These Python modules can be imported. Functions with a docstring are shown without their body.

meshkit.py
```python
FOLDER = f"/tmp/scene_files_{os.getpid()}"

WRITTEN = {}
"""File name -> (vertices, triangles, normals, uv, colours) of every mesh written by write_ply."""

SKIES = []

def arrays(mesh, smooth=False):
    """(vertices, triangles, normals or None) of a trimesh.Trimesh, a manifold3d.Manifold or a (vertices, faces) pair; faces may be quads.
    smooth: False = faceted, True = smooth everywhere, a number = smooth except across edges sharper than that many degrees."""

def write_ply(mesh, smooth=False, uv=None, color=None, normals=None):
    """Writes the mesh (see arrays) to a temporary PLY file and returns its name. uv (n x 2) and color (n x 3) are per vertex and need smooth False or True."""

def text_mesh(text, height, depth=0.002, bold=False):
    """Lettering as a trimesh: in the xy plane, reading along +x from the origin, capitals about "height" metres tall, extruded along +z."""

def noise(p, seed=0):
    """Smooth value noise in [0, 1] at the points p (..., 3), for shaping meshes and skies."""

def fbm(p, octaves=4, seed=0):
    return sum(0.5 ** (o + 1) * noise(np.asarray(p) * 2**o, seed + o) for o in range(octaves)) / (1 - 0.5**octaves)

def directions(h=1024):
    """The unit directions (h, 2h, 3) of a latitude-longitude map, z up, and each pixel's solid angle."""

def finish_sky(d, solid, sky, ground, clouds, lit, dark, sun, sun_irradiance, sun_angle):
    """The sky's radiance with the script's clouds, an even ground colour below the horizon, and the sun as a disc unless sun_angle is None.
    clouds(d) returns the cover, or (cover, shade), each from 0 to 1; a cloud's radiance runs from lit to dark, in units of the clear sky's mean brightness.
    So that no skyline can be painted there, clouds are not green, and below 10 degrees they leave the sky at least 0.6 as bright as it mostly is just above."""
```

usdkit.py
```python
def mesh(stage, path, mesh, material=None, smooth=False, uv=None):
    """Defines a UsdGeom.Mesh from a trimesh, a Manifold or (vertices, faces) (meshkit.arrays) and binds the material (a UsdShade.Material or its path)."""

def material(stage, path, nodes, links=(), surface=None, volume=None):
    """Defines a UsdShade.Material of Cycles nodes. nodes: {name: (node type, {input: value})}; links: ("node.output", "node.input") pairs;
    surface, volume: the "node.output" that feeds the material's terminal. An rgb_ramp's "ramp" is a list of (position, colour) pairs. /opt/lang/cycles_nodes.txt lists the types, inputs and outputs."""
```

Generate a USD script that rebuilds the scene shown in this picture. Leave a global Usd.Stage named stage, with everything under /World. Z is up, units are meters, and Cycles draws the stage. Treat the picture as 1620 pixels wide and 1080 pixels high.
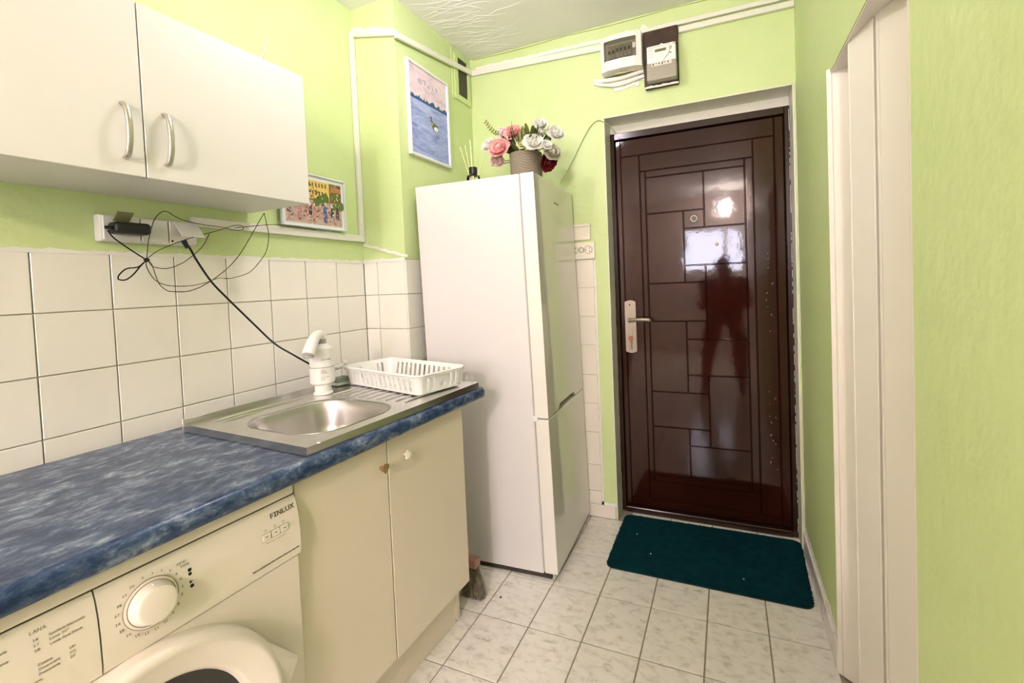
import math, random
import numpy as np, trimesh, manifold3d, usdkit, meshkit
from shapely.geometry import Polygon, box as sbox, Point
from shapely import affinity, union_all
from pxr import Usd, UsdGeom, UsdLux, UsdShade, Gf, Sdf

stage = Usd.Stage.CreateInMemory()
UsdGeom.SetStageUpAxis(stage, 'Z'); UsdGeom.SetStageMetersPerUnit(stage, 1.0)
UsdGeom.Xform.Define(stage, '/World'); UsdGeom.Scope.Define(stage, '/World/Looks')
random.seed(7); rng = np.random.default_rng(7)

# ---------------------------------------------------------------- camera
F, CX, CY, YAW, PITCH, ROLL = 716.037, 850.92, 469.773, 0.39737, 0.03131, -0.04009
CAM = np.array([1.50001, 0.0, 1.20043])
def cam_axes():
    f = np.array([-math.sin(YAW)*math.cos(PITCH), math.cos(YAW)*math.cos(PITCH), -math.sin(PITCH)])
    r = np.cross(f, [0, 0, 1]); r /= np.linalg.norm(r); u = np.cross(r, f)
    return r*math.cos(ROLL)+u*math.sin(ROLL), u*math.cos(ROLL)-r*math.sin(ROLL), f
r_, u_, f_ = cam_axes()
cam = UsdGeom.Camera.Define(stage, '/World/camera')
M4 = Gf.Matrix4d(*r_, 0, *u_, 0, *(-f_), 0, *CAM, 1)
cam.AddTransformOp().Set(M4)
cam.CreateHorizontalApertureAttr(36.0); cam.CreateVerticalApertureAttr(24.0)
cam.CreateFocalLengthAttr(F*36/1620)
cam.CreateHorizontalApertureOffsetAttr((810-CX)*36/1620)
cam.CreateVerticalApertureOffsetAttr(-(540-CY)*36/1620)
cam.CreateFStopAttr(0.0); cam.CreateClippingRangeAttr((0.05, 100.0))
cam.CreateExposureAttr(1.74)

# ---------------------------------------------------------------- sky and the light that enters by the window
dome = UsdLux.DomeLight.Define(stage, '/World/sky'); dome.CreateIntensityAttr(1.0); dome.CreateColorAttr(Gf.Vec3f(0.85, 0.93, 1.0))
win = UsdLux.RectLight.Define(stage, '/World/window_daylight')
win.CreateWidthAttr(0.96); win.CreateHeightAttr(0.74); win.CreateIntensityAttr(6.5); win.CreateColorAttr(Gf.Vec3f(0.95, 0.86, 1.08))
win.AddTranslateOp().Set((1.30, -3.19, 1.60)); win.AddRotateXYZOp().Set((90, 0, 0))
def lamp_light(path, p, radius, inten, col):
    l = UsdLux.SphereLight.Define(stage, path); l.CreateRadiusAttr(radius); l.CreateIntensityAttr(inten); l.CreateColorAttr(Gf.Vec3f(*col)); l.AddTranslateOp().Set(tuple(p)); return l
lamp_light('/World/ceiling_lamp_light', (0.74, 1.18, 2.27), 0.055, 33.0, (1.0, 0.865, 0.97))
lamp_light('/World/rear_lamp_light', (1.49, -2.3, 2.16), 0.06, 290.0, (1.0, 0.83, 0.80))

# ---------------------------------------------------------------- helpers
def numbered(path):
    if not stage.GetPrimAtPath(path): return path
    k = 1
    while stage.GetPrimAtPath(f'{path}_{k:03d}'): k += 1
    return f'{path}_{k:03d}'
def keys(p, label=None, cat=None, group=None, kind=None):
    for k, v in (('label', label), ('category', cat), ('group', group), ('kind', kind)):
        if v: p.SetCustomDataByKey(k, v)
def thing(name, label, cat, loc=(0, 0, 0), rotz=0.0, group=None, kind=None):
    x = UsdGeom.Xform.Define(stage, numbered('/World/'+name)); x.AddTranslateOp().Set(tuple(float(c) for c in loc))
    if rotz: x.AddRotateZOp().Set(math.degrees(rotz))
    keys(x.GetPrim(), label, cat, group, kind); return x.GetPrim()
def part(name, mesh, mat, parent=None, label=None, cat=None, group=None, kind=None, smooth=False):
    base = str(parent.GetPath()) if parent else '/World'
    m = usdkit.mesh(stage, numbered(base+'/'+name), mesh, mat, smooth=smooth)
    keys(m.GetPrim(), label, cat, group, kind); return m.GetPrim()
def cat_(ms):
    return trimesh.util.concatenate(ms)
def bx(x0, x1, y0, y1, z0, z1):
    m = trimesh.creation.box([x1-x0, y1-y0, z1-z0]); m.apply_translation([(x0+x1)/2, (y0+y1)/2, (z0+z1)/2]); return m
def cb(x0, x1, y0, y1, z0, z1, c=0.002):
    c = min(c, 0.45*min(x1-x0, y1-y0, z1-z0)); p = []
    for X, sx in ((x0, 1), (x1, -1)):
        for Y, sy in ((y0, 1), (y1, -1)):
            for Z, sz in ((z0, 1), (z1, -1)):
                p += [(X+sx*c, Y+sy*c, Z), (X+sx*c, Y, Z+sz*c), (X, Y+sy*c, Z+sz*c)]
    return trimesh.convex.convex_hull(np.array(p))
def rb(x0, x1, y0, y1, z0, z1, r=0.006, n=8):
    c = [(x, y, z) for x in (x0+r, x1-r) for y in (y0+r, y1-r) for z in (z0+r, z1-r)]
    s = manifold3d.Manifold.sphere(r, n)
    return to_tm(manifold3d.Manifold.batch_hull([s.translate(p) for p in c]))
def to_tm(m):
    k = m.to_mesh(); return trimesh.Trimesh(np.array(k.vert_properties[:, :3]), np.array(k.tri_verts), process=False)
def to_mf(t):
    t = t.copy(); t.merge_vertices()
    return manifold3d.Manifold(manifold3d.Mesh(np.asarray(t.vertices, np.float32), np.asarray(t.faces, np.uint32)))
def lathe(prof, n=32, axis='z'):
    m = trimesh.creation.revolve(np.array(prof, float), sections=n)
    m.fix_normals()
    if axis == 'x': m.apply_transform(trimesh.transformations.rotation_matrix(math.pi/2, [0, 1, 0]))
    return m
def cyl(p0, p1, r, n=12):
    return trimesh.creation.cylinder(radius=r, segment=[p0, p1], sections=n)
def spline(pts, k=6):
    P = np.array(pts, float); P = np.vstack([2*P[0]-P[1], P, 2*P[-1]-P[-2]]); out = []
    for i in range(1, len(P)-2):
        for t in np.linspace(0, 1, k, endpoint=False):
            a, b, c, d = P[i-1], P[i], P[i+1], P[i+2]
            out.append(0.5*((2*b)+(-a+c)*t+(2*a-5*b+4*c-d)*t*t+(-a+3*b-3*c+d)*t**3))
    return np.array(out+[P[-2]])
def tube(pts, r, n=8, smooth_k=0):
    P = spline(pts, smooth_k) if smooth_k else np.array(pts, float)
    R = np.full(len(P), r) if np.ndim(r) == 0 else np.interp(np.linspace(0, 1, len(P)), np.linspace(0, 1, len(r)), r)
    T = np.gradient(P, axis=0); T /= np.maximum(np.linalg.norm(T, axis=1, keepdims=True), 1e-9)
    a = np.cross(T[0], [0.3, 0.2, 0.93]); a = a/np.linalg.norm(a); V = []
    for i in range(len(P)):
        a = a - T[i]*(a@T[i]); a /= np.linalg.norm(a); b = np.cross(T[i], a)
        for k in range(n):
            q = 2*math.pi*k/n; V.append(P[i]+R[i]*(math.cos(q)*a+math.sin(q)*b))
    Fc = []
    for i in range(len(P)-1):
        for k in range(n):
            j = (k+1) % n; Fc += [[i*n+k, i*n+j, (i+1)*n+j], [i*n+k, (i+1)*n+j, (i+1)*n+k]]
    V += [P[0], P[-1]]; e = len(V)
    for k in range(n):
        j = (k+1) % n; Fc += [[e-2, j, k], [e-1, (len(P)-1)*n+k, (len(P)-1)*n+j]]
    return trimesh.Trimesh(V, Fc, process=False)
def ext(poly, h):
    gs = [g for g in getattr(poly, 'geoms', [poly]) if g.area > 1e-9]
    return cat_([trimesh.creation.extrude_polygon(g, h, engine='earcut') for g in gs])
def frame_tf(o, ex, ey):
    ex = np.array(ex, float); ex /= np.linalg.norm(ex); ey = np.array(ey, float); ey -= ex*(ex@ey); ey /= np.linalg.norm(ey)
    m = np.eye(4); m[:3, 0], m[:3, 1], m[:3, 2], m[:3, 3] = ex, ey, np.cross(ex, ey), o; return m
def on(mesh, o, ex, ey):
    m = mesh.copy(); m.apply_transform(frame_tf(o, ex, ey)); return m
def bar(p0, p1, w, t, nrm, c=0.002):
    """a bar from p0 to p1: w wide across, t thick along nrm (its back lies on the p0-p1 line)"""
    p0, p1 = np.array(p0, float), np.array(p1, float); L = np.linalg.norm(p1-p0)
    return on(cb(0, L, -w/2, w/2, 0, t, c), p0, p1-p0, np.cross(nrm, p1-p0))
def ragged(L, w, seed, amp=0.6, n=None, t=0.0015):
    g = np.random.default_rng(seed); n = n or max(6, int(L/0.012)); xs = np.linspace(0, L, n)
    def nz():
        a = g.random(n); return (a*0.5+np.convolve(g.random(n+4), np.ones(5)/5, 'valid')*0.5)-0.5
    top = w/2+nz()*w*amp*1.6; bot = -w/2+nz()*w*amp*0.5
    return ext(Polygon(list(zip(xs, bot))+list(zip(xs[::-1], top[::-1]))).buffer(0), t)
def text(s, h, depth=0.0004, bold=False):
    m = meshkit.text_mesh(s, h, depth, bold); return m

# ---------------------------------------------------------------- materials
def mat(name, nodes, links, surface):
    return usdkit.material(stage, '/World/Looks/'+name, nodes, links, surface)
def plain(name, col, rough=0.5, metal=0.0, spec=0.5, coat=0.0, trans=0.0, bump=None, ior=1.5):
    pr = dict(base_color=col, roughness=rough, metallic=metal, specular_ior_level=spec, ior=ior)
    if coat: pr.update(coat_weight=coat, coat_roughness=0.05)
    if trans: pr.update(transmission_weight=trans)
    n, l = {'p': ('principled_bsdf', pr)}, []
    if bump:
        n.update(g=('geometry', {}), t=('noise_texture', dict(scale=bump[0], detail=3)), b=('bump', dict(strength=bump[1], distance=bump[2])))
        l += [('g.position', 't.vector'), ('t.fac', 'b.height'), ('b.normal', 'p.normal')]
    return mat(name, n, l, 'p.BSDF')
def mottled(name, ramp, scale, rough=0.5, detail=4, dist=0.0, nr=0.6, bump=(0, 0, 0), stretch=(1, 1, 1), rnd=0.0, spec=0.5, coat=0.0, metal=0.0, rot=(0, 0, 0)):
    n = {'g': ('geometry', {}), 'm': ('mapping', dict(scale=stretch, rotation=rot)), 't': ('noise_texture', dict(scale=scale, detail=detail, roughness=nr, distortion=dist)),
         'r': ('rgb_ramp', dict(ramp=ramp)), 'p': ('principled_bsdf', dict(roughness=rough, specular_ior_level=spec, metallic=metal, **(dict(coat_weight=coat, coat_roughness=0.06) if coat else {})))}
    l = [('m.vector', 't.vector'), ('t.fac', 'r.fac'), ('r.color', 'p.base_color')]
    if rnd:
        n.update(o=('object_info', {}), k=('math', dict(math_type='multiply', value2=rnd)), c=('combine_xyz', {}), a=('vector_math', dict(math_type='add')))
        l += [('o.random', 'k.value1'), ('k.value', 'c.x'), ('k.value', 'c.y'), ('g.position', 'a.vector1'), ('c.vector', 'a.vector2'), ('a.vector', 'm.vector')]
    else: l += [('g.position', 'm.vector')]
    if bump[1]:
        n.update(t2=('noise_texture', dict(scale=bump[0], detail=4)), b=('bump', dict(strength=bump[1], distance=bump[2])))
        l += [('g.position', 't2.vector'), ('t2.fac', 'b.height'), ('b.normal', 'p.normal')]
    return mat(name, n, l, 'p.BSDF')
G1 = (0.615, 0.745, 0.355)
LIME = mottled('lime_paint', [(0.3, (0.59, 0.725, 0.325)), (0.55, G1), (0.75, (0.64, 0.76, 0.39))], 2.6, 0.55, bump=(34, 0.35, 0.006))
CEIL = mottled('ceiling_paint', [(0.3, (0.85, 0.86, 0.80)), (0.7, (0.88, 0.89, 0.84))], 3.0, 0.7, bump=(9, 0.3, 0.008))
REARP = plain('rear_cream_paint', (0.68, 0.61, 0.55), 0.7)
PLASTER = plain('white_plaster', (0.83, 0.83, 0.76), 0.7, bump=(60, 0.5, 0.004))
REVEAL = plain('reveal_paint', (0.74, 0.74, 0.64), 0.45, bump=(14, 0.2, 0.006))
TILE = mottled('wall_tile_glaze', [(0.3, (0.80, 0.79, 0.70)), (0.7, (0.85, 0.84, 0.75))], 3.0, 0.16, rnd=30.0, bump=(9, 0.12, 0.004))
TILE_BACK = mottled('back_tile_glaze', [(0.3, (0.82, 0.76, 0.66)), (0.7, (0.86, 0.80, 0.70))], 3.0, 0.25, rnd=30.0)
GROUT = plain('wall_grout', (0.50, 0.48, 0.36), 0.9)
FLOORT = mottled('floor_tile', [(0.27, (0.50, 0.46, 0.41)), (0.40, (0.74, 0.70, 0.64)), (0.52, (0.84, 0.81, 0.74)), (0.75, (0.87, 0.84, 0.78))], 24, 0.18, detail=10, dist=0.5, rnd=60.0, stretch=(1, 1.6, 1), bump=(60, 0.1, 0.002), rot=(0, 0, 0.6))
FGROUT = plain('floor_grout', (0.33, 0.29, 0.22), 0.9)
COUNTER = mottled('blue_marble_laminate', [(0.28, (0.008, 0.017, 0.055)), (0.42, (0.022, 0.045, 0.11)), (0.51, (0.055, 0.09, 0.165)), (0.59, (0.15, 0.195, 0.28)), (0.70, (0.40, 0.46, 0.54))], 22, 0.24, detail=14, dist=0.35, nr=0.74, spec=0.3, stretch=(1.5, 0.85, 1.5), rot=(0, 0, 0.75))
STEEL = mottled('brushed_steel', [(0.3, (0.60, 0.59, 0.57)), (0.7, (0.69, 0.68, 0.66))], 30, 0.22, metal=1.0, stretch=(1, 0.05, 1))
STEEL_BOWL = plain('satin_bowl_steel', (0.52, 0.51, 0.49), 0.36, 1.0)
WHITE_LAM = plain('white_laminate', (0.74, 0.745, 0.68), 0.38)
CREAM_LAM = plain('cream_laminate', (0.80, 0.72, 0.575), 0.42)
EDGE = plain('chipboard_edge', (0.30, 0.19, 0.08), 0.7)
FRIDGE = plain('fridge_enamel', (0.74, 0.725, 0.705), 0.22)
FRIDGE_DOOR = plain('fridge_door_gloss', (0.80, 0.79, 0.72), 0.07, coat=0.4)
GASKET = plain('grey_gasket', (0.42, 0.40, 0.37), 0.6)
DARK = plain('dark_gap', (0.05, 0.04, 0.03), 0.7)
BLACK = plain('black_plastic', (0.008, 0.008, 0.008), 0.4)
WM = plain('washer_enamel', (0.82, 0.75, 0.635), 0.35)
WM2 = plain('washer_plastic', (0.85, 0.785, 0.665), 0.3)
INK = plain('grey_print', (0.16, 0.13, 0.09), 0.7)
INKL = plain('pale_print', (0.36, 0.31, 0.23), 0.7)
BROWN = mottled('brown_gloss_paint', [(0.3, (0.023, 0.0048, 0.003)), (0.7, (0.031, 0.0068, 0.004))], 5, 0.055, bump=(7, 0.10, 0.008), spec=0.42)
BROWND = plain('brown_frame_paint', (0.026, 0.009, 0.005), 0.2)
CHROME = plain('satin_nickel', (0.33, 0.29, 0.235), 0.42, 0.85)
BARH = plain('satin_steel_handle', (0.56, 0.54, 0.48), 0.36, 1.0)
BRASS = plain('brass_knob', (0.45, 0.33, 0.17), 0.35, 0.6)
PORC = plain('cream_knob', (0.76, 0.70, 0.54), 0.25)
WHITEP = plain('white_plastic', (0.82, 0.82, 0.77), 0.32)
BASKET = plain('basket_plastic', (0.84, 0.85, 0.81), 0.35)
TRUNK = plain('trunking_plastic', (0.78, 0.79, 0.68), 0.4, bump=(40, 0.25, 0.003))
PVC = plain('pvc_panel', (0.81, 0.78, 0.69), 0.38)
TEAL = mottled('teal_carpet', [(0.3, (0.0, 0.024, 0.034)), (0.7, (0.0, 0.045, 0.056))], 30, 0.95, detail=6, bump=(700, 0.8, 0.004), spec=0.1)
TEALB = plain('mat_backing', (0.01, 0.03, 0.03), 0.9)
CABLE = plain('black_cable', (0.006, 0.006, 0.006), 0.5)
OLIVE = plain('olive_cable', (0.075, 0.065, 0.018), 0.6)
GREENC = plain('green_painted_cable', (0.34, 0.42, 0.12), 0.6)
PANE = mat('window_pane', {'f': ('fresnel', dict(IOR=1.45)), 't': ('transparent_bsdf', {}), 'g': ('glossy_bsdf', dict(roughness=0.0)), 'm': ('mix_closure', {})}, [('f.fac', 'm.fac'), ('t.BSDF', 'm.closure1'), ('g.BSDF', 'm.closure2')], 'm.closure')
SMOKE = mat('smoked_cover', {'t': ('transparent_bsdf', dict(color=(0.74, 0.72, 0.66))), 'g': ('glossy_bsdf', dict(roughness=0.08)), 'm': ('mix_closure', dict(fac=0.08))}, [('t.BSDF', 'm.closure1'), ('g.BSDF', 'm.closure2')], 'm.closure')
GLASS = plain('clear_glass', (1, 1, 1), 0.02, trans=1.0)
DGLASS = plain('dark_door_glass', (0.03, 0.027, 0.022), 0.08)
BULB = mat('bulb_glow', {'e': ('emission', dict(color=(1.0, 0.92, 0.8), strength=4.0))}, [], 'e.emission')

# ---------------------------------------------------------------- the room
D, W, H, XS, YS, TZ = 2.1943, 1.7832, 2.43, 0.23, 1.5745, 1.3254
YR = -3.0                      # wall behind the camera
OL, OR_, OH, YD = 0.963, 1.774, 1.989, 2.318     # door recess
AL, AR_, AH = 0.93, 1.545, 1.765                 # side doorway in the right wall

fl = thing('floor', 'pale mottled ceramic tile floor with dark grout', 'floor', kind='structure')
part('screed', bx(-0.1, W+0.3, YR-0.1, YD+0.1, -0.08, -0.0035), FGROUT, fl)
FX, FT, FY, FTY = 1.0208, 0.1928, 1.3959, 0.2373
g = 0.0022
for j in range(-9, 4):
    for i in range(-4, 4):
        x0, x1 = FX+i*FT+g, FX+(i+1)*FT-g; y0, y1 = FY+j*FTY+g, FY+(j+1)*FTY-g
        x1 = min(x1, W-0.004); y1 = min(y1, D-0.003 if x0 < OL else YD-0.03)
        if x1-x0 < 0.01 or y1-y0 < 0.01: continue
        part('tile', cb(x0, x1, y0, y1, -0.012, rng.uniform(-0.0006, 0.0), 0.0012), FLOORT, fl)
# the floor behind the camera
REAR = mat('rear_tiles', {'g': ('geometry', {}), 'b': ('brick_texture', dict(offset=0.0, squash=1.0, color1=(0.74, 0.71, 0.62), color2=(0.78, 0.75, 0.67), mortar=(0.3, 0.27, 0.2), scale=1.0, mortar_size=0.003, brick_width=FT, row_height=FTY)), 'p': ('principled_bsdf', dict(roughness=0.22))}, [('g.position', 'b.vector'), ('b.color', 'p.base_color')], 'p.BSDF')
part('rear_floor', bx(0, W, YR, FY-9*FTY-g, -0.012, -0.0004), REAR, fl)

ce = thing('ceiling', 'pale grey green ceiling with wrinkled plaster towards the corner', 'ceiling', kind='structure')
part('slab', bx(-0.1, W+0.3, YR-0.1, YD+0.1, H, H+0.08), CEIL, ce)
rr = np.random.default_rng(3)
rid = []
for k in range(30):                                  # raised plaster wrinkles over the corner
    y = 1.68+0.016*k+rr.uniform(-0.02, 0.02); x0 = XS+rr.uniform(0.0, 0.12); L = rr.uniform(0.08, 0.36)
    sl_ = rr.uniform(-0.35, 0.75); pts = [(x0+L*t, min(y+L*sl_*t+rr.uniform(-0.012, 0.012), D-0.01), H-0.0002) for t in np.linspace(0, 1, 7)]
    rid.append(tube(pts, [0.0003, 0.0010, 0.0006, 0.0011, 0.0003], 6, 4))
part('plaster_wrinkles', cat_(rid), CEIL, ce, smooth=40)

# left wall with its tiles
wl = thing('wall_left', 'lime green wall above white square tiles on the left', 'wall', kind='structure')
part('plaster', bx(-0.1, -0.004, YR, YS+0.2, 0, H), GROUT, wl)
part('painted_plaster', bx(-0.006, 0.0, -0.70, YS, TZ, H), LIME, wl)
part('painted_plaster', bx(-0.006, 0.0, -0.70, -0.10, 0, TZ), LIME, wl)
part('rear_plaster', bx(-0.006, 0.0, YR, -0.70, 0, H), REARP, wl)
TY, S = 0.5194, 0.15
for j in range(0, 4):
    z1 = TZ-j*S; z0 = z1-S
    if j == 3: z0 = 0.78
    for k in range(-4, 7):
        y0, y1 = TY+k*S, (YS-0.0005 if k == 6 else TY+(k+1)*S)
        part('tile', cb(-0.0095, 0.0005+rng.uniform(0, 0.0008), y0+0.0014, y1-0.0014, z0+0.0014, z1-0.0014, 0.0012), TILE, wl)
part('low_tiles', bx(-0.008, -0.001, -0.1, YS, 0, 0.78), TILE, wl)
part('paint_edge', on(ragged(YS+0.1, 0.011, 11), (0.0008, -0.1, TZ-0.001), (0, 1, 0), (0, 0, 1)), PLASTER, wl)

# boxed chase in the corner, tiled below
wc = thing('wall_chase', 'boxed lime green chase standing out of the corner behind the fridge', 'wall', kind='structure')
part('core', bx(0.0, XS-0.004, YS+0.004, D+0.1, 0, H), GROUT, wc)
part('painted_face', bx(0.0, XS, YS, YS+0.006, TZ, H), LIME, wc)
part('painted_side', bx(XS-0.006, XS, YS+0.006, D, TZ, H), LIME, wc)
for j in range(0, 9):
    z1 = TZ-j*S; z0 = max(0.0, z1-S)
    for a, b in ((0.001, 0.0765), (0.0765, XS-0.002)):
        part('tile', cb(a+0.0014, b-0.0014, YS-0.001, YS+0.009, z0+0.0014, z1-0.0014, 0.0012), TILE, wc)
    for k in range(5):
        y0 = YS+0.002+k*S; y1 = min(y0+S, D-0.002)
        if y1-y0 > 0.02: part('tile', cb(XS-0.009, XS+0.001, y0+0.0014, y1-0.0014, z0+0.0014, z1-0.0014, 0.0012), TILE, wc)
part('paint_edge', on(ragged(XS, 0.014, 12), (0, YS-0.0016, TZ), (1, 0, 0), (0, 0, 1)), PLASTER, wc)
part('plaster_scar', on(ragged(0.25, 0.010, 19, 1.0), (0.004, YS-0.0014, 1.402), (0.225, 0, -0.062), (0.062, 0, 0.225)), PLASTER, wc)
part('corner_filler', tube([(XS-0.001, YS+0.001, z) for z in np.linspace(TZ, H, 14)], 0.003, 6), LIME, wc)

# back wall round the door recess
wb = thing('wall_back', 'lime green wall with a deep recess for the entrance door', 'wall', kind='structure')
part('plaster', cat_([bx(XS, OL, D, D+0.2, 0, H), bx(OL, OR_, D, D+0.2, OH, H), bx(OR_, W+0.1, D, D+0.2, 0, H)]), LIME, wb)
# narrow column of tiles by the fridge
tzs = [1.3067, 1.1665, 1.0225, 0.8792, 0.7292, 0.583, 0.4366, 0.2692, 0.135, 0.067]
for k in range(len(tzs)-1):
    for a, b in ((0.70, 0.795), (0.795, 0.889)):
        part('tile', cb(a+0.0012, b-0.0012, D-0.005, D+0.004, tzs[k+1]+0.0012, tzs[k]-0.0012, 0.0015), TILE_BACK, wb)
part('tile', cb(0.77, 0.957, D-0.006, D+0.004, 0.001, 0.0655, 0.002), TILE_BACK, wb)
part('paint_edge', on(ragged(1.24, 0.010, 14), (0.893, D-0.0014, 0.066), (0, 0, 1), (-1, 0, 0)), PLASTER, wb)
part('paint_edge', on(ragged(0.075, 0.016, 15), (0.886, D-0.0014, 0.072), (1, 0, 0), (0, 0, 1)), PLASTER, wb)
part('paint_edge', on(ragged(1.5, 0.018, 16, 0.5), (0.27, D-0.0014, 2.372), (1, 0, -0.018), (0, 0, 1)), PLASTER, wb)
part('paint_edge', on(ragged(0.2, 0.035, 17, 0.9), (0.99, D-0.0014, 2.352), (1, 0, 0), (0, 0, 1)), PLASTER, wb)
part('paint_crack', tube([(XS+0.02+1.5*t, D-0.0005, H-0.004-0.006*abs(math.sin(9*t))) for t in np.linspace(0, 1, 40)], 0.0022, 5), GREENC, wb)

t1 = thing('trim_1', 'off white painted reveal around the entrance door', 'door reveal', kind='structure')
part('reveal', bx(OL-0.001, OL+0.004, D-0.001, YD+0.02, 0, OH), REVEAL, t1)
part('reveal', bx(OL, OR_, D-0.001, YD+0.02, OH-0.004, OH+0.001), REVEAL, t1)
part('reveal', bx(OR_-0.004, OR_+0.001, D-0.001, YD+0.02, 0, OH), REVEAL, t1)
part('plaster_edge', on(ragged(1.99, 0.011, 21, 0.7), (W-0.0006, D-0.006, 0.0), (0, 0, 1), (0, 1, 0)).apply_translation((-0.0015, 0, 0)), PLASTER, t1)
part('plaster_edge', on(ragged(1.9, 0.016, 22, 0.9), (OR_-0.006, YD-0.012, 0.02), (0, 0, 1), (0, 1, 0)), PLASTER, t1)
part('plaster_edge', on(ragged(1.9, 0.012, 23, 0.9), (OL+0.0045, YD-0.012, 0.02), (0, 0, 1), (0, 1, 0)), PLASTER, t1)
part('plaster_edge', on(ragged(0.8, 0.012, 24, 0.9), (OL+0.005, YD-0.012, OH-0.006), (1, 0, 0), (0, 1, 0)), PLASTER, t1)

# right wall with a side doorway
wr = thing('wall_right', 'lime green wall on the right with a side doorway', 'wall', kind='structure')
part('plaster', cat_([bx(W, W+0.12, AR_, D+0.2, 0, H), bx(W, W+0.12, AL, AR_, AH, H), bx(W, W+0.12, -0.70, AL, 0, H)]), LIME, wr)
part('rear_plaster', bx(W, W+0.12, YR, -0.70, 0, H), REARP, wr)
part('doorway_lining', cat_([bx(W+0.002, W+0.12, AR_-0.006, AR_+0.001, 0, AH), bx(W+0.002, W+0.12, AL-0.001, AL+0.006, 0, AH), bx(W+0.002, W+0.12, AL, AR_, AH-0.004, AH+0.001)]), PVC, wr)
part('room_beyond', bx(W+0.14, W+0.16, AL-0.2, AR_+0.2, 0, AH+0.2), PVC, wr)
bs = thing('baseboard_right', 'worn pale stone skirting along the right wall', 'skirting', kind='structure')
for k in range(4):
    y0 = 1.55+k*0.192; y1 = min(y0+0.19, YD-0.03)
    if y1 > y0+0.02: part('skirting_tile', cb(W-0.009, W+0.001, y0, y1, 0.0, 0.084+0.003*(k % 2), 0.002), FLOORT, bs)
part('paint_edge', on(ragged(0.65, 0.02, 25, 0.9), (W-0.0018, 1.55, 0.095), (0, 1, 0), (0, 0, 1)), PLASTER, bs)

# wall behind the camera with the window that lights the room
wf = thing('wall_front', 'pale cream wall behind the camera with the window', 'wall', kind='structure')
WX0, WX1, WZ0, WZ1 = 0.84, 1.76, 1.24, 1.96
part('plaster', cat_([bx(-0.1, WX0, YR-0.15, YR, 0, H), bx(WX1, W+0.12, YR-0.15, YR, 0, H), bx(WX0, WX1, YR-0.15, YR, 0, WZ0), bx(WX0, WX1, YR-0.15, YR, WZ1, H)]), REARP, wf)
w1 = thing('window_1', 'white framed window behind the camera', 'window', kind='structure')
part('window_frame', cat_([cb(WX0, WX0+0.05, YR-0.09, YR-0.03, WZ0, WZ1), cb(WX1-0.05, WX1, YR-0.09, YR-0.03, WZ0, WZ1), cb(WX0+0.05, WX1-0.05, YR-0.09, YR-0.03, WZ0, WZ0+0.05), cb(WX0+0.05, WX1-0.05, YR-0.09, YR-0.03, WZ1-0.05, WZ1), cb(1.455, 1.525, YR-0.09, YR-0.03, WZ0+0.05, WZ1-0.05)]), WHITEP, w1)
part('pane', bx(WX0+0.05, 1.455, YR-0.064, YR-0.06, WZ0+0.05, WZ1-0.05), PANE, w1)
part('pane', bx(1.525, WX1-0.05, YR-0.064, YR-0.06, WZ0+0.05, WZ1-0.05), PANE, w1)

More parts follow.
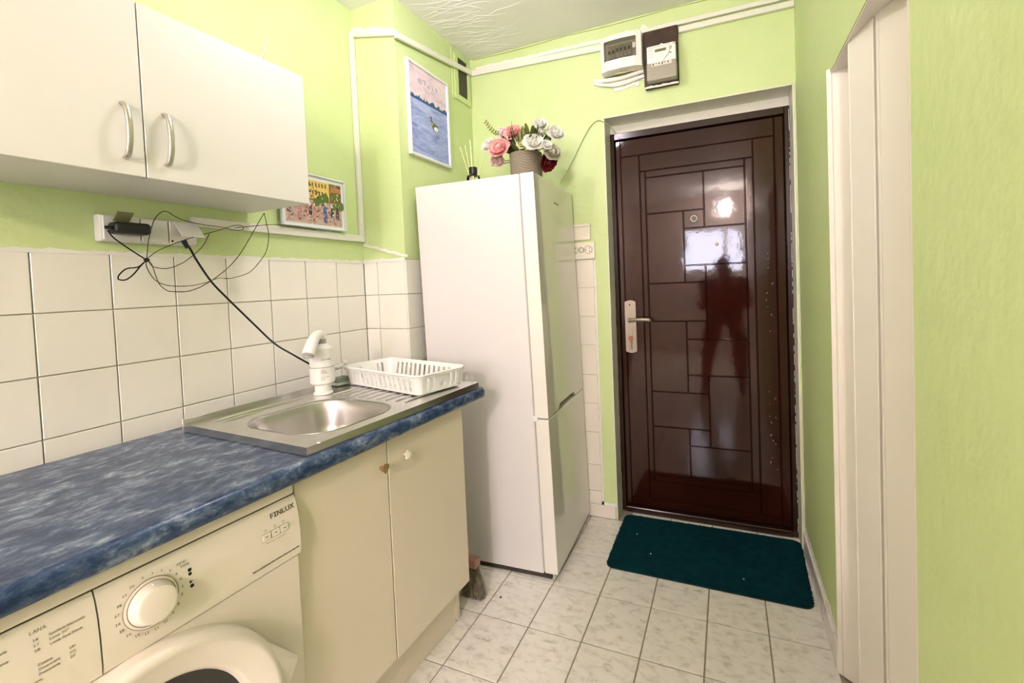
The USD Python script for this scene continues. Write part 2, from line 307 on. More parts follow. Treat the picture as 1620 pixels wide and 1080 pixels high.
# ---------------------------------------------------------------- entrance door
dr = thing('door_1', 'glossy dark brown embossed metal entrance door', 'door', kind='structure')
DF = YD-0.012
fo = bx(OL+0.004, OR_-0.004, DF, YD+0.05, 0.0, OH-0.05)
LX0, LX1, LZ0, LZ1 = 0.989, 1.747, 0.034, 1.902
part('door_frame', cat_([cb(OL+0.003, LX0-0.002, DF-0.008, YD+0.05, 0, 1.937), cb(LX1+0.002, OR_-0.003, DF-0.008, YD+0.05, 0, 1.937), cb(LX0-0.002, LX1+0.002, DF-0.008, YD+0.05, LZ1+0.003, 1.937), cb(LX0-0.002, LX1+0.002, DF-0.016, YD+0.05, 0, 0.028, 0.004)]), BROWND, dr)
part('back_sheet', bx(OL-0.05, OR_+0.05, YD+0.05, YD+0.07, -0.02, OH+0.05), DARK, dr)
part('head_filler', bx(OL+0.003, OR_-0.003, YD-0.004, YD+0.05, 1.937, OH-0.003), REVEAL, dr)
part('door_leaf', bx(LX0, LX1, YD, YD+0.04, LZ0, LZ1), BROWN, dr)
def slab(x0, x1, z0, z1, c=0.004, y=YD, t=0.005):
    """raised field with sloping edges, standing t out of the leaf"""
    p = [(x0, y+0.001, z0), (x1, y+0.001, z0), (x1, y+0.001, z1), (x0, y+0.001, z1), (x0+c, y-t, z0+c), (x1-c, y-t, z0+c), (x1-c, y-t, z1-c), (x0+c, y-t, z1-c)]
    return trimesh.convex.convex_hull(np.array(p))
def ring(x0, x1, z0, z1, X0, X1, Z0, Z1):
    e = 0.0005
    return cat_([slab(X0, x0, Z0, Z1), slab(x1, X1, Z0, Z1), slab(x0-e, x1+e, Z0, z0), slab(x0-e, x1+e, z1, Z1)])
part('outer_border', ring(1.0155, 1.7078, 0.074, 1.818, LX0, LX1, LZ0, LZ1), BROWN, dr)
part('inner_border', ring(1.108, 1.6203, 0.171, 1.735, 1.0155, 1.7078, 0.074, 1.818), BROWN, dr)
part('narrow_border', ring(1.135, 1.585, 0.2015, 1.7005, 1.108, 1.6203, 0.171, 1.735), BROWN, dr)
L_, V1, V2, R_ = 1.135, 1.311, 1.406, 1.585
Zs = dict(c=1.7005, a=1.521, b=1.435, d=1.256, e=1.1735, f=0.985, g=0.896, h=0.7195, i=0.631, j=0.453, k=0.3693, l=0.2015)
for x0, x1, z0, z1 in ((L_, V2, 'a', 'c'), (V2, R_, 'b', 'c'), (L_, V1, 'e', 'a'), (V1, V2, 'b', 'a'), (V1, R_, 'd', 'b'), (V1, V2, 'e', 'd'), (V2, R_, 'g', 'd'),
                       (L_, V2, 'f', 'e'), (L_, V1, 'i', 'f'), (V1, V2, 'g', 'f'), (V1, R_, 'h', 'g'), (V1, V2, 'i', 'h'), (V2, R_, 'k', 'h'), (L_, V2, 'j', 'i'), (L_, V1, 'l', 'j'), (V1, V2, 'k', 'j'), (V1, R_, 'l', 'k')):
    part('panel', slab(x0, x1, Zs[z0], Zs[z1]), BROWN, dr)
ph = part('peephole', on(lathe([(0, 0.004), (0.009, 0.004), (0.010, 0.009), (0.0155, 0.009), (0.0185, 0.004), (0.0185, -0.002), (0, -0.002)], 24), (1.3595, YD-0.005, 1.4786), (1, 0, 0), (0, 0, 1)), CHROME, dr, smooth=30)
part('lens', on(trimesh.creation.cylinder(0.0125, 0.003, sections=24), (1.3595, YD-0.0140, 1.4786), (1, 0, 0), (0, 0, 1)), BLACK, ph)
part('keyhole_rose', on(lathe([(0, 0.003), (0.004, 0.003), (0.0085, 0.002), (0.0085, -0.001), (0, -0.001)], 20), (1.4582, YD-0.005, 1.350), (1, 0, 0), (0, 0, 1)), CHROME, dr, smooth=30)
def yplate(poly, t, y, c=0):   # polygon in (x,z), front face at y, thickness t backwards
    m = ext(poly, t); m.apply_transform(frame_tf((0, y+t, 0), (1, 0, 0), (0, 0, 1))); return m
px0, px1, pz0, pz1 = 1.012, 1.068, 0.829, 1.088
plate_poly = Polygon([(px0, pz0+0.003)]+[(px0+(px1-px0)*t, pz0+0.003-0.008*math.sin(math.pi*t)) for t in np.linspace(0, 1, 9)]+[(px1+(px0-px1)*t, pz1-0.003+0.008*math.sin(math.pi*t)) for t in np.linspace(0, 1, 9)])
cg = np.random.default_rng(77); chips = []
for z in list(np.linspace(1.30, 0.95, 9))+list(np.linspace(0.66, 0.30, 12)):
    chips.append(yplate(affinity.translate(affinity.rotate(affinity.scale(Point(0, 0).buffer(0.004, 2), cg.uniform(0.4, 1.0), cg.uniform(0.6, 2.0)), cg.uniform(-40, 40)), 1.676+cg.uniform(-0.014, 0.016), z+cg.uniform(-0.02, 0.02)), 0.0008, YD-0.0056))
part('paint_chips', cat_(chips), plain('bare_chip', (0.10, 0.062, 0.045), 0.6), dr, kind='stuff')
pl = part('handle_plate', cat_([yplate(plate_poly, 0.008, YD-0.013), yplate(plate_poly.buffer(-0.004), 0.003, YD-0.0155)]), CHROME, dr, label='satin metal handle plate')
part('screw', on(trimesh.creation.cylinder(0.0042, 0.002, sections=14), (1.038, YD-0.016, 1.070), (1, 0, 0), (0, 0, 1)), DARK, pl)
part('lever', cat_([cyl((1.037, YD-0.014, 0.994), (1.037, YD-0.05, 0.994), 0.011, 16), tube([(1.037, YD-0.048, 0.994), (1.06, YD-0.053, 0.996), (1.10, YD-0.055, 0.998), (1.138, YD-0.052, 0.996), (1.142, YD-0.046, 0.990)], [0.010, 0.0085, 0.0095, 0.0105, 0.008], 12, 5)]), CHROME, pl, smooth=40)
part('lock_cylinder', cat_([cyl((1.0445, YD-0.012, 0.932), (1.0445, YD-0.022, 0.932), 0.0085, 16), bx(1.0405, 1.0485, YD-0.021, YD-0.012, 0.905, 0.932), bx(1.044, 1.050, YD-0.018, YD-0.012, 0.872, 0.892)]), CHROME, pl, smooth=30)
key = thing('key', 'copper key standing in the lock of the brown door', 'key', (1.0405, YD-0.022, 0.898))
COPPER = plain('copper_key', (0.72, 0.30, 0.17), 0.3, 0.6)
part('bow', on(ext(Point(0, 0).buffer(0.0125, 10).difference(Point(0, 0.006).buffer(0.003, 6)), 0.003), (0.0, -0.013, 0.003), (0.85, 0.5, 0), (0, 0, 1)), COPPER, key)
part('blade', cyl((0.0, 0.006, 0.003), (0.0, -0.012, 0.003), 0.0028, 10), COPPER, key)
kt = thing('key_tag', 'second small steel key hanging below the copper key', 'key', (1.041, YD-0.030, 0.885))
part('ring', tube([(0.003*math.cos(a), 0, 0.003+0.006*math.sin(a)) for a in np.linspace(0, 2*math.pi, 13)], 0.0008, 6), CHROME, kt)
part('blade', cb(-0.003, 0.003, -0.001, 0.001, -0.040, -0.003, 0.0006), CHROME, kt)

# ---------------------------------------------------------------- folding side door
fd = thing('door_2', 'white PVC folding door half folded in the side doorway', 'door', kind='structure')
def vplank(p, q, z0, z1, t=0.012, grooves=()):
    p, q = np.array([*p, 0.0]), np.array([*q, 0.0]); L = np.linalg.norm(q-p); ms = []; e = [0]+list(grooves)+[L]
    for a, b in zip(e[:-1], e[1:]): ms.append(cb(a+0.0007, b-0.0007, 0, t, z0, z1, 0.0014))
    ms.append(bx(0.001, L-0.001, t*0.25, t*0.8, z0, z1-0.001))
    ex = (q-p)/L; m = np.eye(4); m[:3, 0] = ex; m[:3, 1] = np.cross([0, 0, 1], ex); m[:3, 2] = [0, 0, 1]; m[:3, 3] = p
    r = cat_(ms); r.apply_transform(m); return r
ZP = 1.775
part('panel', vplank((1.774, 1.540), (1.838, 1.490), 0.004, ZP, grooves=(0.016,)), PVC, fd)
part('panel', vplank((1.842, 1.484), (1.794, 1.372), 0.004, ZP), PVC, fd)
part('panel', vplank((1.788, 1.357), (1.8135, 1.249), 0.004, ZP, grooves=(0.008,)), PVC, fd)
part('panel', vplank((1.8150, 1.238), (1.874, 1.10), 0.004, ZP, grooves=(0.010, 0.118)), PVC, fd)
part('panel', vplank((1.872, 1.09), (1.80, 1.00), 0.004, ZP), PVC, fd)
part('panel', vplank((1.80, 0.99), (1.86, 0.94), 0.004, ZP), PVC, fd)

# ---------------------------------------------------------------- kitchen run; u out from the wall, v along it
TH = 0.0424; KO = (-0.0164, 0.0, 0.0)
ZC = 0.829
ct = thing('worktop', 'long dark blue marbled worktop with a rounded front edge', 'worktop', KO, -TH)
v0, v1, ub, uf, zt, zb = -0.10, 1.462, 0.03, 0.627, ZC, 0.789
prof = [(ub, zb), (uf-0.014, zb)]+[(uf-0.014+0.014*math.sin(a), zb+0.016-0.016*math.cos(a)) for a in np.linspace(0.15, math.pi/2, 6)]+[(uf-0.018+0.018*math.cos(a), zt-0.018+0.018*math.sin(a)) for a in np.linspace(0, math.pi/2, 8)]+[(ub, zt)]
sl = ext(Polygon(prof), v1-v0); sl.apply_transform(np.array([[1, 0, 0, 0], [0, 0, -1, v1], [0, 1, 0, 0], [0, 0, 0, 1.0]]))
cut_ = ext(sbox(0.20, 0.80, 0.555, 1.135), 0.2); cut_.apply_transform(trimesh.transformations.rotation_matrix(-0.0236, [0, 0, 1], (0.0, 0.0, 0))); cut_.apply_translation((0, 0, 0.72))
part('slab', to_tm(to_mf(sl)-to_mf(cut_)), COUNTER, ct, smooth=35)
part('end_strip', bx(ub, uf-0.012, v1, v1+0.0015, zb+0.002, zt-0.003), COUNTER, ct)

# base cabinet
bc = thing('base_cabinet', 'cream two door base cabinet under the sink', 'cabinet', KO, -TH)
u0 = 0.585
part('body', cat_([bx(0.06, 0.076, 0.735, 1.36, 0.145, 0.66), bx(0.06, u0-0.02, 0.735, 1.36, 0.145, 0.161), bx(0.06, u0-0.02, 0.728, 0.744, 0.145, 0.775)]), CREAM_LAM, bc)
part('top_rail', bx(u0-0.02, u0+0.003, 0.728, 1.07, 0.7765, 0.7885), EDGE, bc)
part('plinth', cat_([cb(u0-0.065, u0-0.05, 0.73, 1.352, 0.001, 0.147, 0.001), cb(u0-0.064, u0-0.048, 1.352, 1.368, 0.012, 0.147, 0.001)]), CREAM_LAM, bc)
part('side_panel', bx(0.06, u0-0.05, 1.36, 1.376, 0.002, 0.785), CREAM_LAM, bc)
d1 = part('door', cb(u0-0.018, u0, 0.727, 1.0095, 0.150, 0.7755, 0.0015), CREAM_LAM, bc)
d2 = part('door', cb(u0-0.018, u0, 1.0125, 1.375, 0.150, 0.7815, 0.0015), CREAM_LAM, bc)
def heart(s):
    a = np.linspace(0, 2*math.pi, 40); return Polygon(list(zip(s*np.sin(a)**3, s*(13*np.cos(a)-5*np.cos(2*a)-2*np.cos(3*a)-np.cos(4*a))/16)))
def heart_knob(v, z, spin):
    ms = [cyl((u0-0.001, v, z), (u0+0.014, v, z), 0.004, 10)]
    for k, (s, a, b) in enumerate(((0.0125, 0.012, 0.017), (0.0138, 0.014, 0.020), (0.0115, 0.0195, 0.0225), (0.008, 0.022, 0.024))):
        h = ext(heart(s), b-a); h.apply_transform(frame_tf((u0+a, v, z), (0, math.cos(spin), math.sin(spin)), (0, -math.sin(spin), math.cos(spin)))); ms.append(h)
    return cat_(ms)
part('knob', heart_knob(0.982, 0.712, 0.05), BRASS, d1, label='brown heart shaped knob')
part('knob', heart_knob(1.078, 0.715, -0.9), PORC, d2, label='cream heart shaped knob turned sideways')

# washing machine
wm = thing('washing_machine', 'white front loading washing machine under the blue worktop', 'washing machine', KO, -TH)
a0, a1 = 0.125, 0.722
part('body', cb(0.06, 0.600, a0, a1, 0.012, 0.63, 0.006), WM, wm)
part('lid', rb(0.06, 0.592, a0, a1, 0.757, 0.784, 0.006), WM2, wm, smooth=30)
def uvmesh(poly_uz, va, vb):    # profile in (u,z) swept along v
    m = ext(Polygon(poly_uz), vb-va); m.apply_transform(np.array([[1, 0, 0, 0], [0, 0, -1, vb], [0, 1, 0, 0], [0, 0, 0, 1.0]])); return m
pan = [(0.06, 0.628), (0.603, 0.628), (0.6045, 0.64), (0.6035, 0.68), (0.600, 0.715), (0.594, 0.74), (0.588, 0.7545), (0.06, 0.7545)]
VD = 0.383
cp = part('control_panel', uvmesh(pan, VD+0.0012, a1), WM2, wm, smooth=25)
dw = part('detergent_drawer', uvmesh(pan, a0, VD-0.0012), WM2, wm, smooth=25)
part('panel_gap', bx(0.07, 0.585, a0+0.002, a1-0.002, 0.62, 0.758), DARK, wm)
def pu(z):                       # u of the panel's face at height z
    zz, uu = [0.628, 0.64, 0.68, 0.715, 0.74, 0.7545], [0.603, 0.6045, 0.6035, 0.600, 0.594, 0.588]; return float(np.interp(z, zz, uu))
def onp(m, v, z, lift=0.0):      # put flat xy artwork on the panel face
    s = (pu(z+0.01)-pu(z-0.01))/0.02; return on(m, (pu(z)+lift, v, z), (0, 1, 0), (s, 0, 1))
part('drawer_grip', onp(cb(-0.09, 0.09, -0.02, 0.02, -0.002, 0.001, 0.001), 0.225, 0.650), GASKET, dw)
part('grip_rim', onp(cat_([bx(-0.094, 0.094, 0.0235, 0.0250, 0, 0.0012)]), 0.225, 0.650), INKL, dw)
dz, dv = 0.6965, 0.4490
dial = part('dial', onp(lathe([(0, 0.026), (0.0235, 0.026), (0.0275, 0.024), (0.0325, 0.006), (0.033, 0.004), (0.0375, 0.003), (0.0385, 0.0), (0.0385, -0.002), (0, -0.002)], 48), dv, dz), WM2, wm, smooth=30)
part('dial_groove', onp(lathe([(0.0335, 0.001), (0.0335, 0.0042), (0.0343, 0.0042), (0.0343, 0.001)], 48), dv, dz), INK, dial)
part('dial_groove', onp(lathe([(0.0380, 0.0), (0.0380, 0.0024), (0.0388, 0.0024), (0.0388, 0.0)], 48), dv, dz), INKL, dial)
part('dial_ribs', cat_([onp(bx(-0.0004, 0.0004, 0.0295, 0.0325, 0.006, 0.016), dv, dz, 0).copy().apply_transform(trimesh.transformations.rotation_matrix(0, [1, 0, 0])) for _ in range(1)]), WM2, dial)
inkm = []
nums = ['0', '1', '2', '3', '4', '5', '6', '7', '8', '9', '10', '11', '12', '13', '14', '15', '16', '17', '18', '19', '20']
for i, s in enumerate(nums):
    a = math.radians(100-i*17.0); r = 0.0455; m = text(s, 0.0038, 0.0003); m.apply_translation((-m.extents[0]/2, -0.0019, 0)); m.apply_translation((r*math.cos(a), r*math.sin(a), 0)); inkm.append(onp(m, dv, dz, 0.0002))
for s, dx, dy in (('60°C', 0.040, 0.036), ('90°C', 0.045, 0.029)):
    m = text(s, 0.0042, 0.0003); m.apply_translation((dx, dy, 0)); inkm.append(onp(m, dv, dz, 0.0003))
part('dial_print', cat_(inkm), INK, cp)
blk = [onp(bx(-0.0026, 0.0026, -0.0026, 0.0026, 0, 0.0006), 0.508, 0.7155), onp(trimesh.creation.cylinder(0.0028, 0.001, sections=14), 0.508, 0.7085), onp(ext(Polygon([(-0.002, -0.0025), (0.003, 0), (-0.002, 0.0025)]), 0.0006), 0.508, 0.6945), onp(trimesh.creation.cylinder(0.0031, 0.001, sections=14), 0.509, 0.687)]
part('indicator_marks', cat_(blk), BLACK, cp)
fx = text('FINLUX', 0.0095, 0.0005, True); fx.apply_scale([1.12, 1, 1]); part('brand_lettering', onp(fx, 0.6605, 0.7305, 0.0004), INK, cp)
for v in (0.6475, 0.6675, 0.6865):
    b = part('button', onp(cb(-0.0088, 0.0088, -0.007, 0.007, -0.002, 0.0022, 0.0008), v, 0.7005), WM2, wm)
    part('button_mark', onp(bx(-0.0022, 0.0022, -0.0008, 0.0008, 0.0020, 0.0026), v, 0.7005), INK, b)
    part('button_gap', onp(ext(sbox(-0.0094, -0.0076, 0.0094, 0.0076).difference(sbox(-0.0088, -0.0070, 0.0088, 0.0070)), 0.0006), v, 0.7005), INKL, b)
    part('button_symbol', onp(ext(Point(0, 0).buffer(0.0026, 5).difference(Point(0, 0).buffer(0.0019, 5)), 0.0003), v, 0.7135), INKL, cp)
part('bracket_line', onp(cat_([bx(-0.018, 0.022, -0.0003, 0.0003, 0, 0.0004), bx(-0.018, -0.0174, 0, 0.003, 0, 0.0004), bx(0.0214, 0.022, 0, 0.003, 0, 0.0004)]), 0.665, 0.6865), INKL, cp)
mt = text('FINLUX WASHING MACHINE SUPERIOR WASH 6KG  1000 RPM', 0.0028, 0.0004, True); mt.apply_scale([0.102/mt.extents[0], 1, 1]); part('small_print', onp(mt, 0.6135, 0.6435, 0.0004), INK, cp)
lines = [('BUMBAC', 0.222, 0.7445, 0.0052), ('Spalare Normala', 0.252, 0.7315, 0.0036), ('Clatire 30°', 0.252, 0.7250, 0.0036), ('Clatire Apa Rece', 0.252, 0.7185, 0.0036),
         ('LANA', 0.312, 0.7375, 0.0048), ('16', 0.314, 0.7275, 0.0036), ('17', 0.314, 0.7205, 0.0036), ('18', 0.314, 0.7135, 0.0036), ('Spalare Manuala', 0.330, 0.7255, 0.0036), ('Lana 30°', 0.330, 0.7195, 0.0036), ('Lana Apa Rece', 0.330, 0.7130, 0.0036),
         ('Clatire', 0.316, 0.6930, 0.0036), ('Stoarcere', 0.316, 0.6870, 0.0036), ('Evacuare', 0.316, 0.6805, 0.0036), ('19', 0.348, 0.6930, 0.0036), ('20', 0.348, 0.6865, 0.0036), ('21', 0.348, 0.6800, 0.0036)]
for s, v, z, h in lines: part('print_line', onp(text(s, h, 0.0003), v, z, 0.0003), INKL, dw)
# porthole door
cvv, czz = 0.4235, 0.400
def ringp(prof, n=72):
    m = lathe(prof, n); m.apply_transform(frame_tf((0.600, cvv, czz), (0, 1, 0), (0, 0, 1))); return m
po = part('door', ringp([(0.158, -0.002), (0.161, 0.012), (0.166, 0.021), (0.172, 0.0245), (0.200, 0.0335), (0.208, 0.038), (0.214, 0.0385), (0.220, 0.036), (0.2245, 0.030), (0.2265, 0.020), (0.2275, 0.002), (0.2275, -0.002)]), WM2, wm, smooth=35)
part('glass', ringp([(0, 0.001), (0.11, 0.003), (0.145, 0.006), (0.1605, 0.010), (0.1605, 0.0015), (0, -0.001)]), DGLASS, po, smooth=40)
hs = [manifold3d.Manifold.sphere(r, 24).translate((a, b, c)) for a, b, c, r in ((0.196, 0.090, 0.0200, 0.0125), (0.208, 0.070, 0.0235, 0.0135), (0.190, 0.0, 0.010, 0.010), (0.205, -0.055, 0.014, 0.0120), (0.215, -0.05, 0.014, 0.012), (0.256, 0.026, 0.022, 0.0065), (0.232, 0.046, 0.0245, 0.009), (0.238, 0.0, 0.018, 0.009))]
part('door_handle', on(to_tm(manifold3d.Manifold.batch_hull(hs)), (0.600, cvv, czz), (0, 1, 0), (0, 0, 1)), WM2, po, smooth=50)

# sink
TS = 0.066; SO = (-0.0164, 0.0, ZC)
sk = thing('sink', 'stainless steel lay on sink with one bowl and a drainer', 'sink', SO, -TS)
su0, su1, sv0, sv1, sh = 0.070, 0.583, 0.7644, 1.4536, 0.021
bowl = (0.215, 0.540, 0.815, 1.120)
def rrect(u0_, u1_, w0, w1, r, n=8): return sbox(u0_+r, w0+r, u1_-r, w1-r).buffer(r, quad_segs=n)
outer = sbox(su0, sv0, su1, sv1); hole = rrect(*bowl, 0.095, 10)
top = ext(outer.difference(hole), 0.0022); top.apply_translation((0, 0, sh-0.0022))
apron = ext(outer.difference(outer.buffer(-0.0018, join_style=2)), sh-0.003); apron.apply_translation((0, 0, 0.001))
part('tray', cat_([top, apron]), STEEL, sk)
# bowl: rings from the rim down
lv = [(0.0, 0.0), (-0.003, 0.0015), (-0.002, -0.001), (0.004, -0.006), (0.010, -0.03), (0.016, -0.075), (0.024, -0.105), (0.040, -0.122), (0.07, -0.129)]
V, Fc, NS = [], [], 72
for ins, dz_ in lv:
    p = hole.buffer(-ins-0.0005, quad_segs=10).exterior
    for k in range(NS):
        q = p.interpolate(k/NS, normalized=True); V.append((q.x, q.y, sh+dz_))
for i in range(len(lv)-1):
    for k in range(NS):
        j = (k+1) % NS; Fc += [[i*NS+k, i*NS+j, (i+1)*NS+j], [i*NS+k, (i+1)*NS+j, (i+1)*NS+k]]
cb_ = hole.centroid; V.append((cb_.x, cb_.y, sh-0.131)); e = len(V)-1
for k in range(NS): Fc.append([e, (len(lv)-1)*NS+k, (len(lv)-1)*NS+(k+1) % NS])
bm = trimesh.Trimesh(V, Fc, process=False)
# align ring starts: exterior.interpolate starts at the same corner for each inset, so the strips stay straight
bw = part('bowl', bm, STEEL_BOWL, sk, smooth=True)
part('drain', on(lathe([(0, 0.001), (0.012, 0.001), (0.022, 0.004), (0.033, 0.003), (0.035, 0.0), (0, -0.001)], 28), (cb_.x, cb_.y, sh-0.1305), (1, 0, 0), (0, 1, 0)), STEEL, bw, smooth=30)
part('drain_ridge', tube([(0.135, 0.80, sh), (0.130, 0.86, sh), (0.132, 1.05, sh), (0.135, 1.10, sh)], [0.001, 0.006, 0.006, 0.001], 8, 6), STEEL, sk, smooth=True)
part('drain_ridge', tube([(0.170, 0.815, sh), (0.160, 0.87, sh), (0.160, 0.93, sh)], [0.001, 0.005, 0.001], 8, 6), STEEL, sk, smooth=True)
for k in range(9):
    u = 0.20+0.040*k; part('drain_ridge', tube([(u, 1.155, sh-0.0005), (u, 1.17, sh), (u, 1.41, sh), (u, 1.425, sh-0.0005)], [0.001, 0.004, 0.004, 0.001], 8, 4), STEEL, sk, smooth=True)
part('upstand', cb(su0-0.006, su0, sv0, sv1, 0.0, 0.034, 0.0008), STEEL, sk)
part('clip', cb(su1-0.006, su1+0.001, sv0+0.03, sv0+0.036, sh-0.001, sh+0.0015, 0.0005), WHITEP, sk)

# electric tap
tp = thing('tap', 'white electric water heater tap standing behind the sink bowl', 'tap', (0.212, 1.134, 0.851))
part('base', lathe([(0, 0), (0.031, 0), (0.031, 0.006), (0.0265, 0.009), (0.0265, 0.030), (0.030, 0.038), (0, 0.038)], 32), WHITEP, tp, smooth=30)
bd = part('body', lathe([(0, 0.032), (0.027, 0.032), (0.037, 0.038), (0.0395, 0.043), (0.0395, 0.093), (0.0385, 0.0935), (0.0385, 0.0955), (0.0385, 0.155), (0.036, 0.160), (0.018, 0.172), (0.0, 0.173)], 40), WHITEP, tp, smooth=30)
part('seam', lathe([(0.0388, 0.0932), (0.0397, 0.0932), (0.0397, 0.0952), (0.0388, 0.0952)], 40), INKL, bd)
part('collar', lathe([(0, 0.168), (0.0165, 0.168), (0.0175, 0.174), (0.0175, 0.184), (0.0155, 0.189), (0, 0.189)], 24), GASKET, tp, smooth=30)
sd = np.array([0.42, -0.90, 0]); sd /= np.linalg.norm(sd)
sp_path = [(-0.012*sd[0], -0.012*sd[1], 0.196), (0.006*sd[0], 0.006*sd[1], 0.2035), (0.035*sd[0], 0.035*sd[1], 0.200), (0.066*sd[0], 0.066*sd[1], 0.180), (0.090*sd[0], 0.090*sd[1], 0.155), (0.096*sd[0], 0.096*sd[1], 0.147)]
sp = tube(sp_path, [0.011, 0.0150, 0.0165, 0.0185, 0.0205, 0.0200], 16, 6)
part('spout', sp, WHITEP, tp, smooth=50)
part('spout_knob', lathe([(0, 0.187), (0.016, 0.187), (0.019, 0.193), (0.0185, 0.203), (0.012, 0.209), (0, 0.210)], 24), WHITEP, tp, smooth=30)
part('aerator', on(trimesh.creation.cylinder(0.0155, 0.010, sections=20), (0.094*sd[0], 0.094*sd[1], 0.143), (1, 0, 0), (0, 1, 0)), GASKET, tp)
tl = text('INSTANT', 0.0052, 0.0004)
def wrap(m, r, ang, z):         # bend flat lettering round the body
    v = m.vertices.copy(); a = ang+v[:, 0]/r; rr_ = r+v[:, 2]; m.vertices = np.stack([rr_*np.cos(a), rr_*np.sin(a), z+v[:, 1]], 1); return m
part('lettering', wrap(tl, 0.0387, -0.75, 0.118), INK, bd)
part('rating_print', cat_([wrap(text(s, 0.0042, 0.0004), 0.0397, -0.85, z) for s, z in (('220V', 0.082), ('3000W', 0.075), ('0.04-0.6', 0.060), ('IPX4', 0.053))]), INKL, bd)

# dish rack
bk = thing('dish_rack', 'white plastic slotted dish rack on the sink drainer', 'dish rack', (0.4058, 1.311, 0.8548), -0.2405)
def rrloop(L, Wd, r, z, n=6):
    out = []
    for sx, sy, a0_ in ((1, 1, 0), (-1, 1, 90), (-1, -1, 180), (1, -1, 270)):
        for k in range(n+1):
            a = math.radians(a0_+90*k/n); out.append((sx*(L/2-r)+r*math.cos(a), sy*(Wd/2-r)+r*math.sin(a), z))
    return out
BL, BW, BH, TPR = 0.430, 0.205, 0.064, 0.011
o1, o0 = rrloop(BL, BW, 0.022, BH), rrloop(BL-2*TPR, BW-2*TPR, 0.018, 0.0)
tw = 0.0028
i1, i0 = rrloop(BL-2*tw, BW-2*tw, 0.020, BH+0.001), rrloop(BL-2*TPR-2*tw, BW-2*TPR-2*tw, 0.016, 0.004)
solid = manifold3d.Manifold.hull_points(np.array(o1+o0)) - manifold3d.Manifold.hull_points(np.array(i1+i0))
cut = []
for k in range(13):
    x = -0.155+0.0268*k; cut.append(manifold3d.Manifold.cube((0.0120, 0.3, 0.046), True).translate((x, 0, 0.031)))
for y in (-0.058, -0.036, 0.040, 0.060): cut.append(manifold3d.Manifold.cube((0.6, 0.0095, 0.044), True).translate((0, y, 0.031)))
cut.append(manifold3d.Manifold.cylinder(0.1, 0.011, 0.011, 20).rotate((0, 90, 0)).translate((0.15, 0.004, 0.022)))
for k in range(13):
    for yy in (-0.045, 0.03): cut.append(manifold3d.Manifold.cube((0.010, 0.05, 0.03), True).translate((-0.150+0.0255*k, yy, 0.0)))
part('basket', to_tm(solid-manifold3d.Manifold.batch_boolean(cut, manifold3d.OpType.Add)), BASKET, bk)
lp = rrloop(BL+0.008, BW+0.008, 0.025, BH-0.001); lp.append(lp[0])
part('rim', cat_([tube(lp, 0.0042, 8), tube([(x, y, BH-0.008) for x, y, z in lp], 0.0022, 6)]), BASKET, bk, smooth=50)
cu = part('cutlery_cup', lathe([(0, 0.004), (0.019, 0.004), (0.023, 0.050), (0.021, 0.050), (0.0175, 0.006), (0, 0.006)], 24), BASKET, bk)
UsdGeom.Xformable(cu).AddTranslateOp().Set((0.168, 0.018, 0.0))

# scrubbing brush beside the tap
br = thing('dish_brush', 'white looped dish brush with grey bristles between tap and dish rack', 'brush', (0.166, 1.258, 0.851), -0.15)
part('bristle_block', cb(-0.02, 0.02, -0.03, 0.025, 0.012, 0.030, 0.002), plain('grey_bristle', (0.28, 0.33, 0.27), 0.9, bump=(400, 1.0, 0.004)), br)
part('backing', cb(-0.023, 0.023, -0.033, 0.028, 0.001, 0.013, 0.004), plain('grey_plastic', (0.52, 0.55, 0.49), 0.5), br)
part('handle', tube([(0.0, -0.03, 0.03), (0.0, -0.040, 0.055), (0.0, -0.034, 0.072), (0.0, -0.012, 0.068), (0.0, 0.01, 0.075)], 0.006, 10, 6), WHITEP, br, smooth=60)
kb = trimesh.creation.icosphere(2, 0.0115); kb.apply_translation((0.0, 0.018, 0.080)); part('ball_end', kb, WHITEP, br, smooth=True)

# ---------------------------------------------------------------- wall cabinet
WO = (0.2986, 1.0, 0.0); WT = 0.0309
wcab = thing('wall_cabinet', 'white two door wall cabinet above the worktop', 'cabinet', WO, -WT)
e_, z0_, z1_ = 0.0447, 1.4754, 1.8696
part('body', bx(-0.288, -0.0185, -0.815, e_, z0_+0.001, z1_-0.001), WHITE_LAM, wcab)
part('edge_strip', bx(-0.0188, -0.0172, -0.815, e_, z0_+0.0005, z1_-0.0005), GASKET, wcab)
for va, vb, hv in ((-0.8150, -0.3820, -0.4185), (-0.3795, e_, -0.3395)):
    d = part('door', cb(-0.0172, 0.0, va, vb, z0_, z1_, 0.0013), WHITE_LAM, wcab)
    arc = [(0.001, hv, 1.630), (0.012, hv, 1.626), (0.020, hv, 1.612), (0.0245, hv, 1.590), (0.0255, hv, 1.572), (0.0245, hv, 1.552), (0.020, hv, 1.531), (0.012, hv, 1.516), (0.001, hv, 1.512)]
    ps = spline(arc, 5); hh = trimesh.Trimesh(*(lambda t: (t.vertices, t.faces))(tube(ps, 0.0046, 10)), process=False)
    vv = hh.vertices.copy(); vv[:, 1] = hv+(vv[:, 1]-hv)*1.35; hh.vertices = vv
    h = part('handle', hh, BARH, d, smooth=60, label='satin curved bar handle')
    dots = []
    for k in range(11):
        z = 1.536+0.0075*k; uo = float(np.interp(z, [1.531, 1.552, 1.572, 1.590, 1.612], [0.020, 0.0245, 0.0255, 0.0245, 0.020]))+0.0042
        for q in (-0.0028, 0.0, 0.0028): dots.append(bx(uo-0.0008, uo+0.0004, hv+q-0.0009, hv+q+0.0009, z-0.002, z+0.002))
    part('grip_pattern', cat_(dots), BARH, h)
rt = thing('router', 'white wireless router lying on top of the wall cabinet with one aerial', 'router', (0.10, 1.0, z1_+0.0005))
